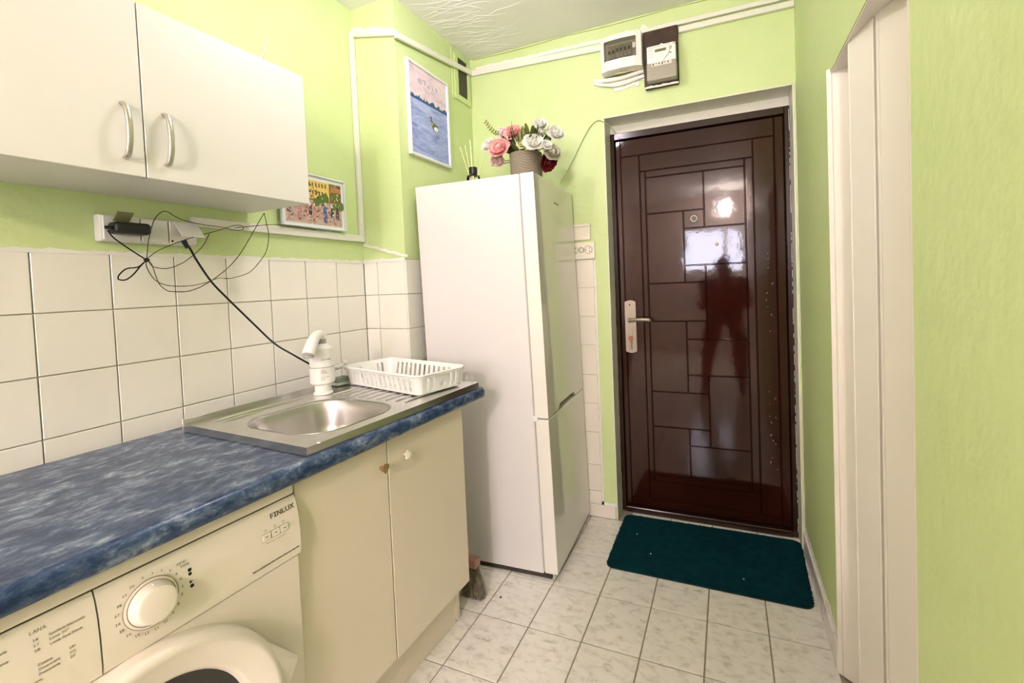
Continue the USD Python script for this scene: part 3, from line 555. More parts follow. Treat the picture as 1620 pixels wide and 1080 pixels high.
part('case', rb(-0.06, 0.06, -0.12, 0.0, 0.0, 0.028, 0.006), WHITEP, rt, smooth=30)
part('aerial', tube([(0.0, -0.012, 0.018), (0.0, 0.035, 0.06), (0.0, 0.064, 0.114), (0.0, 0.086, 0.192)], [0.0065, 0.0055, 0.0045, 0.003], 10), plain('pale_aerial', (0.55, 0.56, 0.47), 0.5), rt, smooth=50)

# ---------------------------------------------------------------- fridge
FA = dict(x0=0.2962, y0=1.6315, yaw=0.0373, dep=0.4891, w=0.530, h=1.6346, dt=0.0565, tx=-0.021, ty=-0.0056, gap=0.0052, zs=0.6569, zb=0.0199)
fr = thing('fridge', 'tall white two door fridge freezer beside the entrance door', 'fridge', (FA['x0'], FA['y0'], 0), FA['yaw'])
def tilt(m):
    v = m.vertices.copy(); v[:, 0] += FA['tx']*v[:, 2]; v[:, 1] += FA['ty']*v[:, 2]; m.vertices = v; return m
dep, fw, fh, gp, dt_ = FA['dep'], FA['w'], FA['h'], FA['gap'], FA['dt']
part('body', tilt(cb(0, dep, 0, fw, 0.022, fh, 0.004)), FRIDGE, fr)
part('gasket', tilt(bx(dep-0.002, dep+gp+0.002, 0.008, fw-0.008, 0.03, fh-0.006)), GASKET, fr)
p0, p1 = dep+gp, dep+gp+dt_
zs = FA['zs']
hpoly = [(0.0, zs+0.004), (0.125, zs+0.004), (0.155, zs+0.026), (0.365, zs+0.026), (0.395, zs+0.004), (fw, zs+0.004), (fw, fh), (0.0, fh)]
hd = ext(Polygon(hpoly).buffer(-0.001, join_style=2).buffer(0.001, join_style=1), dt_)
hd.apply_transform(np.array([[0, 0, 1, p0], [1, 0, 0, 0], [0, 1, 0, 0], [0, 0, 0, 1.0]]))
part('upper_door', tilt(hd), FRIDGE_DOOR, fr)
part('lower_door', tilt(rb(p0, p1, 0, fw, 0.026, zs-0.001, 0.004)), FRIDGE_DOOR, fr, smooth=30)
part('door_grip', tilt(bx(p0+0.004, p1-0.022, 0.12, 0.40, zs+0.001, zs+0.028)), GASKET, fr)
part('hinge', tilt(cat_([cb(dep-0.004, dep+gp+0.012, -0.006, 0.012, zs-0.010, zs+0.010, 0.002)])), WHITEP, fr)
part('hinge_cover', tilt(rb(dep-0.03, dep+0.05, fw-0.07, fw-0.01, fh, fh+0.012, 0.004)), WHITEP, fr, smooth=30)
part('base', tilt(bx(0.03, p1-0.03, 0.01, fw-0.01, 0.002, 0.0225)), DARK, fr)
part('foot', cyl((p1-0.04, 0.03, 0.0), (p1-0.04, 0.03, 0.024), 0.014, 14), WHITEP, fr)
part('foot', cyl((p1-0.04, fw-0.03, 0.0), (p1-0.04, fw-0.03, 0.024), 0.014, 14), WHITEP, fr)
part('badge', tilt(cb(p1-0.0005, p1+0.0008, 0.235, 0.305, 1.545, 1.553, 0.0003)), CHROME, fr)

# ---------------------------------------------------------------- flowers and diffuser on the fridge
ZF = 1.6355
fa = thing('flower_arrangement', 'artificial pink and white flowers in a woven grey pot on the fridge', 'flower arrangement', (0.680, 1.880, ZF+0.001))
POT = mat('woven_pot', {'g': ('geometry', {}), 'w': ('wave_texture', dict(bands_direction='z', scale=90, distortion=3.0, detail=2)), 'r': ('rgb_ramp', dict(ramp=[(0.2, (0.16, 0.13, 0.08)), (0.7, (0.38, 0.33, 0.24))])), 'b': ('bump', dict(strength=0.6, distance=0.004)), 'p': ('principled_bsdf', dict(roughness=0.8))}, [('g.position', 'w.vector'), ('w.color', 'r.fac'), ('r.color', 'p.base_color'), ('w.fac', 'b.height'), ('b.normal', 'p.normal')], 'p.BSDF')
part('pot', lathe([(0, 0.0), (0.066, 0.0), (0.070, 0.01), (0.0735, 0.136), (0.0735, 0.141), (0.068, 0.141), (0.066, 0.120), (0, 0.118)], 36), POT, fa, smooth=30)
part('filling', lathe([(0, 0.130), (0.064, 0.124), (0.064, 0.120), (0, 0.119)], 20), plain('dark_moss', (0.03, 0.035, 0.015), 0.9), fa)
def petal(r, w, curl, n=5):
    V, Fq = [], []
    for i in range(n+1):
        t = i/n; wd = w*math.sin(math.pi*(0.12+0.80*t))**0.8
        for s in (-1, -0.4, 0.4, 1): V.append((s*wd, r*(math.sin(curl*t)/max(curl, 1e-3)), r*(1-math.cos(curl*t))/max(curl, 1e-3)+0.25*wd*s*s))
    for i in range(n):
        for k in range(3): Fq += [[i*4+k, i*4+k+1, (i+1)*4+k+1], [i*4+k, (i+1)*4+k+1, (i+1)*4+k]]
    return trimesh.Trimesh(V, Fq, process=False)
def bloom(r, seed, layers=4):
    g_ = np.random.default_rng(seed); ms = []
    for l in range(layers):
        f = 1-l/(layers+0.4); n = 6 if l < 2 else 4
        for k in range(n):
            p = petal(r*(0.55+0.45*f), r*(0.30+0.30*f), 0.45+0.42*l+g_.uniform(-0.15, 0.15))
            p.apply_transform(trimesh.transformations.rotation_matrix(0.12+0.30*l+g_.uniform(-0.1, 0.1), [1, 0, 0])); p.apply_translation((0, r*0.08*f, 0))
            p.apply_transform(trimesh.transformations.rotation_matrix(2*math.pi*(k/n)+l*0.7+g_.uniform(-0.2, 0.2), [0, 0, 1])); ms.append(p)
    b = trimesh.creation.icosphere(1, r*0.30); b.apply_scale([1, 1, 0.9]); b.apply_translation((0, 0, r*0.25)); ms.append(b)
    return cat_(ms)
def petalmat(name, a, b):
    return mat(name, {'g': ('geometry', {}), 't': ('noise_texture', dict(scale=55, detail=3)), 'r': ('rgb_ramp', dict(ramp=[(0.3, a), (0.7, b)])), 'p': ('principled_bsdf', dict(roughness=0.7)), 'tr': ('translucent_bsdf', {}), 'm': ('mix_closure', dict(fac=0.25))},
               [('g.position', 't.vector'), ('t.fac', 'r.fac'), ('r.color', 'p.base_color'), ('r.color', 'tr.color'), ('p.BSDF', 'm.closure1'), ('tr.BSDF', 'm.closure2')], 'm.closure')
PINK = petalmat('pink_petal', (0.86, 0.38, 0.36), (0.90, 0.60, 0.57)); PPINK = petalmat('pale_pink_petal', (0.80, 0.55, 0.50), (0.88, 0.74, 0.70)); WHT = petalmat('white_petal', (0.84, 0.84, 0.76), (0.90, 0.90, 0.84))
LEMON = petalmat('lemon_petal', (0.72, 0.76, 0.36), (0.80, 0.82, 0.52)); WINE = petalmat('wine_petal', (0.16, 0.006, 0.012), (0.22, 0.012, 0.018)); SAGE = petalmat('sage_petal', (0.44, 0.44, 0.30), (0.62, 0.60, 0.46))
LEAF = petalmat('dark_leaf', (0.08, 0.11, 0.03), (0.16, 0.19, 0.06)); LEAF2 = petalmat('olive_leaf', (0.22, 0.24, 0.06), (0.36, 0.36, 0.12))
# (x, y, z) from the pot's foot, radius, colour
BL_ = [(-0.098, -0.050, 0.160, 0.050, PINK, 'pink_rose'), (-0.128, -0.035, 0.182, 0.036, PINK, 'pink_rose'), (-0.040, -0.030, 0.226, 0.043, PINK, 'pink_rose'), (-0.090, 0.0, 0.240, 0.036, PPINK, 'pale_pink_flower'),
       (-0.170, -0.020, 0.198, 0.036, WHT, 'white_flower'), (-0.125, 0.015, 0.262, 0.026, WHT, 'white_flower'), (-0.140, 0.0, 0.130, 0.036, PPINK, 'pale_pink_flower'), (-0.112, -0.03, 0.108, 0.026, PPINK, 'pale_pink_flower'),
       (0.012, -0.050, 0.168, 0.030, LEMON, 'lemon_flower'), (0.062, -0.060, 0.162, 0.043, WHT, 'white_rose'), (0.072, 0.0, 0.256, 0.034, WHT, 'white_flower'), (0.070, -0.02, 0.216, 0.024, WHT, 'white_flower'),
       (0.140, 0.0, 0.205, 0.040, WHT, 'white_flower'), (0.118, -0.045, 0.150, 0.024, WHT, 'white_flower'), (0.132, -0.025, 0.118, 0.040, SAGE, 'sage_flower'), (0.100, -0.010, 0.098, 0.046, WINE, 'wine_red_flower')]
vc = np.array([0.72, -0.68, -0.05])
stems = []
for k, (x, y, z, r, m_, nm) in enumerate(BL_):
    dirn = np.array([x*2.2+0.18, y*1.0-0.55, 0.25+z*0.4]); dirn /= np.linalg.norm(dirn)
    if nm == 'wine_red_flower': dirn = np.array([0.75, -0.3, -0.45])
    b = bloom(r*1.08, 40+k); ax = np.cross(dirn, [0.3, 0.1, 0.9]); b.apply_transform(frame_tf((x, y, z), ax, np.cross(dirn, ax)))
    part(nm, b, m_, fa, smooth=60); stems.append(tube([(x*0.15, y*0.15, 0.122), (x*0.6, y*0.6, 0.122+(z-0.122)*0.6), (x, y, z)], 0.0018, 5, 4))
part('stems', cat_(stems), LEAF, fa)
def leaflet(p, d, L, w):
    m = trimesh.creation.icosphere(1, 1.0); m.apply_scale([w, L/2, w*0.55]); d = np.array(d, float); d /= np.linalg.norm(d); ax = np.cross(d, [0.2, -0.9, 0.3]); m.apply_transform(frame_tf(np.array(p)+d*L*0.5, ax, d)); return m
def leafm(p, d, L, w, seed):
    m = petal(L, w, 0.7); d = np.array(d, float); d /= np.linalg.norm(d); ax = np.cross(d, [0.2, -0.5, 0.8]); m.apply_transform(frame_tf(p, ax, d)); return m
lr = np.random.default_rng(5)
for k in range(34):
    a = lr.uniform(-0.6, math.pi+0.6)-math.pi; d = np.array([math.cos(a), 0.6*math.sin(a)-0.1, lr.uniform(0.15, 0.9)]); st = np.array([0.045*d[0], 0.045*d[1], 0.135+lr.uniform(0, 0.05)])
    part('leaf', leafm(st, d, lr.uniform(0.07, 0.115), lr.uniform(0.012, 0.02), k), LEAF if k % 3 else LEAF2, fa, smooth=True)
spr = np.array([(-0.04, 0.0, 0.15), (-0.11, 0.0, 0.235), (-0.160, 0.0, 0.270), (-0.196, 0.0, 0.318)]); sps = spline(spr, 8)
sprig = [tube(sps, 0.0012, 5)]
for i in range(6, len(sps), 2):
    for s in (-1, 1): sprig.append(leaflet(sps[i], (0.75*s-0.3, -0.1*s, 0.55*s+0.4), 0.018-0.00025*i, 0.0042))
part('sprig', cat_(sprig), LEAF2, fa)
for (p, q) in (((0.04, 0, 0.15), (0.035, -0.02, 0.225)), ((0.10, 0.01, 0.15), (0.112, 0.0, 0.225)), ((0.02, -0.03, 0.17), (0.045, -0.03, 0.215)), ((-0.07, 0.0, 0.17), (-0.062, -0.01, 0.215))):
    ss = spline([p, (np.array(p)+q)/2+np.array([0.006, 0, 0]), q], 6); mm = [tube(ss, 0.0014, 5)]
    for i in range(2, len(ss)):
        for s in (-1, 1): mm.append(leaflet(ss[i], (0.8*s, -0.3, 0.5), 0.017, 0.0045))
    part('sprig', cat_(mm), LEAF2, fa)

rd = thing('reed_diffuser', 'small glass reed diffuser with a black collar on the fridge', 'reed diffuser', (0.344, 1.985, ZF+0.0008))
part('bottle', lathe([(0, 0.0), (0.030, 0.0), (0.034, 0.004), (0.034, 0.098), (0.030, 0.110), (0.017, 0.118), (0.0165, 0.136), (0.0125, 0.136), (0.0125, 0.116), (0.0275, 0.104), (0.0305, 0.096), (0.0305, 0.006), (0, 0.006)], 28), PANE, rd, smooth=30)
part('oil', lathe([(0, 0.0065), (0.0298, 0.0065), (0.0298, 0.062), (0, 0.062)], 24), plain('pale_oil', (0.75, 0.72, 0.50), 0.1, trans=0.5), rd, smooth=30)
part('collar', lathe([(0.0170, 0.1205), (0.0200, 0.1205), (0.0205, 0.124), (0.0205, 0.149), (0.0195, 0.151), (0.0070, 0.151), (0.0070, 0.137), (0.0170, 0.137)], 24), BLACK, rd, smooth=30)
REED = plain('pale_reed', (0.80, 0.76, 0.42), 0.7)
for q, r in (((-0.066, -0.005, 0.262), 0.0022), ((-0.040, 0.0, 0.266), 0.0022), ((-0.010, 0.0, 0.288), 0.0040), ((0.074, 0.010, 0.256), 0.0022)):
    q = np.array(q); b = np.array([-q[0]*0.12, 0, 0.012]); part('reed', cyl(b, q, r, 8), REED, rd)

# ---------------------------------------------------------------- pictures
def tri_patch(poly, lift, o, ex, ey, t=0.0002): return on(ext(poly, t), np.array(o)+lift*np.cross(ex, ey), ex, ey)
p1_ = thing('framed_picture', 'white framed painting of a duck on a blue lake', 'picture', (XS+0.001, 1.6305, 1.7860))
PW, PHH = 0.3125, 0.4165
FRM = plain('white_frame', (0.80, 0.82, 0.80), 0.4)
ex, ey = (0, 1, 0), (0, 0, 1)
fw_ = 0.012
part('frame', on(cat_([cb(0, PW, 0, fw_, 0, 0.018), cb(0, PW, PHH-fw_, PHH, 0, 0.018), cb(0, fw_, fw_, PHH-fw_, 0, 0.018), cb(PW-fw_, PW, fw_, PHH-fw_, 0, 0.018)]), (0, 0, 0), ex, ey), FRM, p1_)
part('backing', on(bx(0.004, PW-0.004, 0.004, PHH-0.004, 0, 0.009), (0, 0, 0), ex, ey), FRM, p1_)
SKYM = mottled('painted_sky', [(0.3, (0.58, 0.50, 0.62)), (0.5, (0.76, 0.62, 0.68)), (0.7, (0.84, 0.74, 0.78))], 14, 0.6, detail=5, dist=1.0, stretch=(1, 0.8, 2.0))
LAKE = mottled('painted_lake', [(0.28, (0.17, 0.21, 0.50)), (0.45, (0.29, 0.36, 0.66)), (0.6, (0.40, 0.48, 0.76)), (0.75, (0.62, 0.68, 0.86))], 16, 0.6, detail=6, dist=1.4, stretch=(1, 0.6, 2.6))
hz = PHH*0.63
part('painted_sky', on(bx(fw_, PW-fw_, hz, PHH-fw_, 0.009, 0.0094), (0, 0, 0), ex, ey), SKYM, p1_)
part('painted_lake', on(bx(fw_, PW-fw_, fw_, hz, 0.009, 0.0094), (0, 0, 0), ex, ey), LAKE, p1_)
tr = np.random.default_rng(9); tx_ = np.linspace(fw_, PW-fw_, 60); tl_ = [(x, hz-0.006) for x in tx_]+[(x, hz+0.004+0.017*tr.random()*abs(math.sin(x*60))) for x in tx_[::-1]]
part('painted_trees', tri_patch(Polygon(tl_).buffer(0), 0.0094, (0, 0, 0), ex, ey), plain('treeline_blue', (0.03, 0.10, 0.24), 0.6), p1_)
cl = union_all([Point(0.10+0.028*k, 0.345+0.008*math.sin(k*1.9)).buffer(0.013+0.004*math.cos(k)) for k in range(5)])
part('painted_cloud', tri_patch(affinity.scale(cl, 1.1, 0.75), 0.0094, (0.0, 0, 0), ex, ey), plain('cloud_grey', (0.50, 0.44, 0.56), 0.6), p1_)
part('painted_cloud_light', tri_patch(union_all([Point(0.115+0.03*k, 0.347+0.006*math.sin(k*2.1)).buffer(0.008) for k in range(4)]), 0.0096, (0.0, 0, 0), ex, ey), plain('cloud_pink', (0.80, 0.66, 0.70), 0.6), p1_)
part('painted_low_cloud', tri_patch(affinity.scale(union_all([Point(0.235+0.02*k, 0.300+0.01*(k % 2)).buffer(0.012) for k in range(3)]), 1.2, 0.7), 0.0094, (0.0, 0, 0), ex, ey), plain('cloud_lilac', (0.58, 0.50, 0.60), 0.6), p1_)
sx, sy = 0.155, 0.150
duck = Polygon([(0, 0.052), (0.006, 0.060), (0.014, 0.062), (0.018, 0.054), (0.019, 0.044), (0.030, 0.036), (0.050, 0.034), (0.062, 0.026), (0.066, 0.014), (0.060, 0.004), (0.040, 0.0), (0.026, 0.004), (0.016, 0.016), (0.011, 0.034), (0.009, 0.048)])
part('painted_duck', tri_patch(affinity.translate(duck, sx, sy), 0.0094, (0, 0, 0), ex, ey), plain('duck_brown', (0.14, 0.13, 0.06), 0.6), p1_)
part('painted_duck_wing', tri_patch(affinity.translate(Polygon([(0.030, 0.008), (0.036, 0.020), (0.050, 0.022), (0.064, 0.018), (0.062, 0.006), (0.044, 0.001)]), sx, sy), 0.0096, (0, 0, 0), ex, ey), plain('duck_white', (0.82, 0.84, 0.86), 0.6), p1_)
part('painted_duck_neck', tri_patch(affinity.translate(Polygon([(0.013, 0.030), (0.018, 0.038), (0.026, 0.028), (0.020, 0.020)]), sx, sy), 0.0096, (0, 0, 0), ex, ey), plain('duck_green', (0.40, 0.55, 0.24), 0.6), p1_)

p2_ = thing('framed_picture', 'white framed picture of a colourful park crowd partly behind the wall cabinet', 'picture', (0.0165, 1.1600, 1.4475))
PW, PHH = 0.2985, 0.2085
FRW = plain('blue_white_frame', (0.74, 0.80, 0.84), 0.4)
part('frame', on(cat_([cb(0, PW, 0, 0.007, 0, 0.014), cb(0, PW, PHH-0.007, PHH, 0, 0.014), cb(0, 0.007, 0.007, PHH-0.007, 0, 0.014), cb(PW-0.007, PW, 0.007, PHH-0.007, 0, 0.014)]), (0, 0, 0), ex, ey), FRW, p2_)
part('mount', on(bx(0.003, PW-0.003, 0.003, PHH-0.003, 0, 0.007), (0, 0, 0), ex, ey), FRM, p2_)
mx, my = 0.018, 0.016
IW, IH = PW-2*mx, PHH-2*my-0.006
def art(name, poly, col, lift=0.0072, fine=None):
    m = mottled('art_'+name, fine, 60, 0.6, detail=4, dist=1.0) if fine else (UsdShade.Material.Get(stage, '/World/Looks/art_'+name) if stage.GetPrimAtPath('/World/Looks/art_'+name) else plain('art_'+name, col, 0.6))
    part('painted_'+name, tri_patch(affinity.translate(poly, mx, my), lift, (0, 0, 0), ex, ey), m, p2_)
art('ground', sbox(0, 0, IW, IH*0.55), None, fine=[(0.3, (0.36, 0.22, 0.20)), (0.5, (0.56, 0.40, 0.34)), (0.7, (0.70, 0.56, 0.48))])
art('grove', sbox(0, IH*0.55, IW, IH), None, fine=[(0.35, (0.05, 0.09, 0.03)), (0.5, (0.22, 0.10, 0.05)), (0.62, (0.20, 0.27, 0.06)), (0.75, (0.55, 0.30, 0.16))])
art('house', sbox(IW*0.36, IH*0.58, IW*0.77, IH), (0.80, 0.58, 0.16), 0.0075)
art('house_windows', union_all([sbox(IW*(0.40+0.058*k), z, IW*(0.425+0.058*k), z+IH*0.09) for k in range(6) for z in (IH*0.68, IH*0.86)]), (0.20, 0.13, 0.05), 0.0078)
art('foliage', union_all([Point(IW*x, IH*z).buffer(r) for x, z, r in ((0.60, 0.55, 0.022), (0.68, 0.62, 0.020), (0.90, 0.72, 0.017), (0.52, 0.5, 0.014), (0.84, 0.45, 0.013), (0.97, 0.5, 0.020))]), (0.12, 0.20, 0.035), 0.0080)
art('roof', Polygon([(IW*0.78, IH*0.80), (IW*0.995, IH*0.80), (IW*0.995, IH*0.92), (IW*0.80, IH*0.92)]), (0.58, 0.22, 0.10), 0.0078)
art('blue_figure', Polygon([(IW*0.655, IH*0.06), (IW*0.71, IH*0.06), (IW*0.70, IH*0.30), (IW*0.715, IH*0.42), (IW*0.66, IH*0.45), (IW*0.635, IH*0.34)]), (0.07, 0.12, 0.34), 0.0083)
for x in (0.20, 0.30, 0.455): art('pink_figure', Polygon([(IW*x, IH*0.16), (IW*(x+0.055), IH*0.16), (IW*(x+0.045), IH*0.42), (IW*(x+0.012), IH*0.42)]), (0.62, 0.26, 0.24), 0.0083)
art('pale_figures', union_all([Point(IW*x, IH*z).buffer(0.006) for x, z in ((0.22, 0.46), (0.33, 0.46), (0.47, 0.45), (0.685, 0.5), (0.40, 0.44), (0.80, 0.47), (0.83, 0.25))]), (0.80, 0.70, 0.66), 0.0085)
for x in (0.02, 0.38, 0.78, 0.88): art('dark_figure', Polygon([(IW*x, IH*0.22), (IW*(x+0.06), IH*0.20), (IW*(x+0.05), IH*0.45), (IW*(x+0.01), IH*0.46)]), (0.08, 0.06, 0.05), 0.0083)
dr_ = np.random.default_rng(21)
for nm_, col_, n_, zl, zh in (('green_dabs', (0.16, 0.22, 0.05), 60, 0.45, 0.95), ('brown_dabs', (0.20, 0.09, 0.05), 70, 0.05, 0.9), ('rose_dabs', (0.66, 0.42, 0.38), 70, 0.03, 0.5), ('blue_dabs', (0.20, 0.26, 0.42), 26, 0.1, 0.5), ('cream_dabs', (0.82, 0.72, 0.52), 36, 0.1, 0.85)):
    pol_ = union_all([affinity.rotate(affinity.scale(Point(IW*dr_.uniform(0.02, 0.98), IH*dr_.uniform(zl, zh)).buffer(0.0032, 3), dr_.uniform(0.5, 1.7), dr_.uniform(0.4, 1.0)), dr_.uniform(0, 180)) for _ in range(n_)])
    part('painted_'+nm_, tri_patch(affinity.translate(pol_, mx, my), 0.0087+0.0001*n_/70, (0, 0, 0), ex, ey), plain('art_'+nm_, col_, 0.6), p2_, kind='stuff')

# ---------------------------------------------------------------- trunking and electrics
tk = thing('cable_trunking', 'white cable trunking running along the wall under the small picture', 'cable trunking')
part('channel', bar((0.0, 0.868, 1.4285), (0.0, 1.574, 1.4262), 0.029, 0.016, (1, 0, 0)), TRUNK, tk)
tk = thing('cable_trunking', 'white vertical cable trunking climbing the inner corner left of the duck picture', 'cable trunking')
part('channel', bar((0.001, 1.5625, 1.440), (0.001, 1.5625, 2.325), 0.022, 0.016, (1, 0, 0)), TRUNK, tk)
tk = thing('cable_trunking', 'white cable trunking bent round the chase above the duck picture', 'cable trunking')
part('channel', bar((0.004, YS-0.001, 2.322), (XS+0.014, YS-0.001, 2.271), 0.026, 0.014, (0, -1, 0)), TRUNK, tk)
part('channel', bar((XS+0.0085, YS-0.014, 2.2605), (XS+0.0085, D-0.016, 2.352), 0.026, 0.014, (1, 0, 0)), TRUNK, tk)
part('plaster_edge', on(ragged(XS, 0.02, 31, 0.8), (0.0, YS-0.0018, 2.343), (1, 0, -0.24), (0, 0, 1)), PLASTER, tk)
tk = thing('cable_trunking', 'white cable trunking running along the back wall under the ceiling', 'cable trunking')
part('channel', bar((XS+0.004, D-0.001, 2.352), (0.973, D-0.001, 2.322), 0.030, 0.014, (0, -1, 0)), TRUNK, tk)
part('channel', bar((1.325, D-0.001, 2.314), (W-0.001, D-0.001, 2.309), 0.024, 0.018, (0, -1, 0)), TRUNK, tk)
part('channel', bar((0.99, D-0.001, 2.3500), (W-0.001, D-0.001, 2.3425), 0.020, 0.016, (0, -1, 0)), TRUNK, tk)

bb = thing('fuse_box', 'white fuse box with a smoked window above the entrance door', 'fuse box', (0.975, D, 2.174))
def yb(x0, x1, z0, z1, y0, y1, c=0.004): return cb(x0, x1, y0, y1, z0, z1, c)
outp = [(0.0, -0.010), (0.0, -0.060), (0.03, -0.074), (0.095, -0.080), (0.160, -0.074), (0.190, -0.060), (0.190, -0.010)]
hole_ = (0.018, 0.168, 0.045, 0.135)
boxm = to_mf(ext(Polygon(outp), 0.158)) - manifold3d.Manifold.cube((hole_[1]-hole_[0], 0.06, hole_[3]-hole_[2])).translate((hole_[0], -0.10, hole_[2]))
part('housing', to_tm(boxm), WHITEP, bb)
part('wall_plate', cb(0.004, 0.186, -0.012, 0.0, 0.004, 0.154, 0.002), WHITEP, bb)
bkr = plain('breaker_grey', (0.50, 0.48, 0.42), 0.5)
for k in range(6):
    b = part('breaker', cb(0.034+0.0185*k, 0.051+0.0185*k, -0.060, -0.042, 0.060, 0.118, 0.001), bkr, bb)
    part('switch', cb(0.038+0.0185*k, 0.047+0.0185*k, -0.067, -0.058, 0.085-0.006*(k < 2), 0.099-0.006*(k < 2), 0.001), BLACK, b)
part('smoked_window', bx(hole_[0]+0.001, hole_[1]-0.001, -0.0725, -0.0700, hole_[2]+0.001, hole_[3]-0.001), SMOKE, bb)
part('window_catch', cb(0.152, 0.166, -0.076, -0.072, 0.080, 0.104, 0.001), bkr, bb)
mb = thing('electricity_meter', 'white electricity meter on a brown board beside the fuse box', 'electricity meter', (1.169, D, 2.077))
BRB = mottled('meter_board', [(0.3, (0.025, 0.010, 0.004)), (0.7, (0.065, 0.028, 0.010))], 22, 0.45, detail=5)
part('board', cb(0.0, 0.153, -0.030, 0.0, 0.0, 0.257, 0.004), BRB, mb)
mh = part('housing', rb(0.020, 0.146, -0.072, -0.030, 0.088, 0.166, 0.005), WHITEP, mb, smooth=30)
part('terminal_cover', rb(0.018, 0.148, -0.074, -0.030, 0.012, 0.090, 0.005), plain('grey_terminal_cover', (0.36, 0.34, 0.27), 0.25), mb, smooth=30)
part('hanger', on(ext(union_all([Point(0, 0).buffer(0.0085, 8), sbox(-0.0085, -0.012, 0.0085, 0)]).difference(Point(0, 0.0).buffer(0.0035, 6)), 0.003), (0.082, -0.036, 0.176), (1, 0, 0), (0, 0, 1)), WHITEP, mb)
lc = part('display', bx(0.056, 0.106, -0.0728, -0.0705, 0.134, 0.146), plain('lcd_olive', (0.20, 0.21, 0.08), 0.3), mh)
part('display_digits', on(text('008465', 0.007, 0.0003), (0.064, -0.0730, 0.1365), (1, 0, 0), (0, 0, 1)), BLACK, lc)
part('seal', on(trimesh.creation.cylinder(0.007, 0.003, sections=20), (0.124, -0.073, 0.143), (1, 0, 0), (0, 0, 1)), bkr, mh)
part('seal', on(trimesh.creation.cylinder(0.005, 0.003, sections=20), (0.138, -0.073, 0.158), (1, 0, 0), (0, 0, 1)), bkr, mh)
part('meter_mark', bx(0.119, 0.128, -0.0727, -0.0715, 0.119, 0.122), BLACK, mh)
part('seal_wire', tube([(0.124, -0.074, 0.140), (0.116, -0.075, 0.118), (0.098, -0.075, 0.098), (0.090, -0.076, 0.080)], 0.0007, 5, 5), DARK, mh)
part('print_lines', cat_([bx(0.028, 0.050, -0.0726, -0.0715, z, z+0.0012) for z in (0.150, 0.142, 0.128, 0.116)]+[bx(0.030, 0.095, -0.0726, -0.0715, 0.156, 0.1575), bx(0.105, 0.112, -0.0726, -0.0715, 0.1575, 0.1605), bx(0.115, 0.121, -0.0726, -0.0715, 0.1575, 0.1605)]), INKL, mh)
part('terminal_slot', cat_([bx(0.040, 0.128, -0.0752, -0.0735, 0.072, 0.088)]), plain('terminal_label', (0.66, 0.64, 0.54), 0.4), mb)
part('terminal_number', cat_([cb(0.046+0.013*k, 0.050+0.013*k, -0.0758, -0.0748, 0.074+0.003*((k*2) % 3), 0.085, 0.0003) for k in range(6)]), BLACK, mb)
part('board_edge', on(ragged(0.15, 0.010, 33, 0.8), (0.002, -0.0312, 0.001), (1, 0, 0), (0, 0, 1)), PLASTER, mb)
part('plaster_smear', on(ragged(0.25, 0.022, 41, 1.0), (0.925, D-0.0014, 2.150), (1, 0, -0.04), (0, 0, 1)), PLASTER, wb)
part('plaster_smear', on(ragged(0.12, 0.02, 42, 1.2), (1.02, D-0.0014, 2.115), (1, 0, 0.05), (0, 0, 1)), PLASTER, wb)
# plastered conduits under the fuse box
for k, (pts, r, lab) in enumerate((([(0.925, D-0.006, 2.172), (0.99, D-0.010, 2.160), (1.06, D-0.012, 2.158), (1.165, D-0.012, 2.168)], 0.0105, 'upper whitewashed conduit running from the meter under the fuse box'), ([(0.928, D-0.005, 2.158), (0.98, D-0.008, 2.140), (1.05, D-0.010, 2.128), (1.166, D-0.010, 2.146)], 0.0085, 'lower whitewashed conduit running from the meter under the fuse box'))):
    cd = part('conduit', tube(pts, r, 10, 6), PLASTER, None, lab, 'conduit', smooth=60)
for k, (pts, lab) in enumerate((([(1.050, D-0.030, 2.176), (1.055, D-0.050, 2.172), (1.075, D-0.045, 2.178), (1.11, D-0.035, 2.174), (1.166, D-0.025, 2.182)], 'upper beige wire hanging between fuse box and meter'), ([(1.02, D-0.030, 2.177), (1.04, D-0.048, 2.166), (1.075, D-0.045, 2.166), (1.12, D-0.03, 2.172), (1.166, D-0.02, 2.172)], 'lower beige wire hanging between fuse box and meter'))):
    part('wire', tube(pts, 0.0035, 8, 6), plain('beige_wire_%d' % k, (0.58, 0.50, 0.34), 0.5), None, lab, 'wire', smooth=60)

# double socket on the back wall by the fridge
so = thing('wall_socket', 'cream double socket on the back wall beside the fridge', 'socket', (0.757, D, 1.3085))
IVORY = plain('ivory_plastic', (0.83, 0.77, 0.64), 0.35)
part('plate', rb(0.0, 0.142, -0.014, 0.0, 0.0, 0.086, 0.005), IVORY, so, smooth=30)
for xx in (0.035, 0.110):
    s_ = part('socket_well', on(lathe([(0.0185, 0.0), (0.0185, 0.003), (0.0205, 0.003), (0.0205, 0.0)], 28), (xx, -0.0138, 0.047), (1, 0, 0), (0, 0, 1)), INKL, so)
    part('pin_hole', cat_([on(trimesh.creation.cylinder(0.0026, 0.001, sections=12), (xx+dx, -0.0142, 0.047+dz_), (1, 0, 0), (0, 0, 1)) for dx, dz_ in ((0.006, 0.008), (0.006, -0.008), (-0.013, 0.0))]), BLACK, s_)
part('switch_rose', on(lathe([(0.0115, 0.0), (0.0115, 0.004), (0.0135, 0.004), (0.0135, 0.0)], 24), (0.074, -0.0138, 0.047), (1, 0, 0), (0, 0, 1)), INK, so)
jb = thing('junction_box', 'cream blank junction cover above the double socket by the fridge', 'junction cover', (0.772, D, 1.404))
part('cover', rb(0.0, 0.107, -0.012, 0.0, 0.0, 0.083, 0.004), IVORY, jb, smooth=30)
part('lip', bx(0.002, 0.105, -0.0128, -0.0115, 0.066, 0.068), INKL, jb)

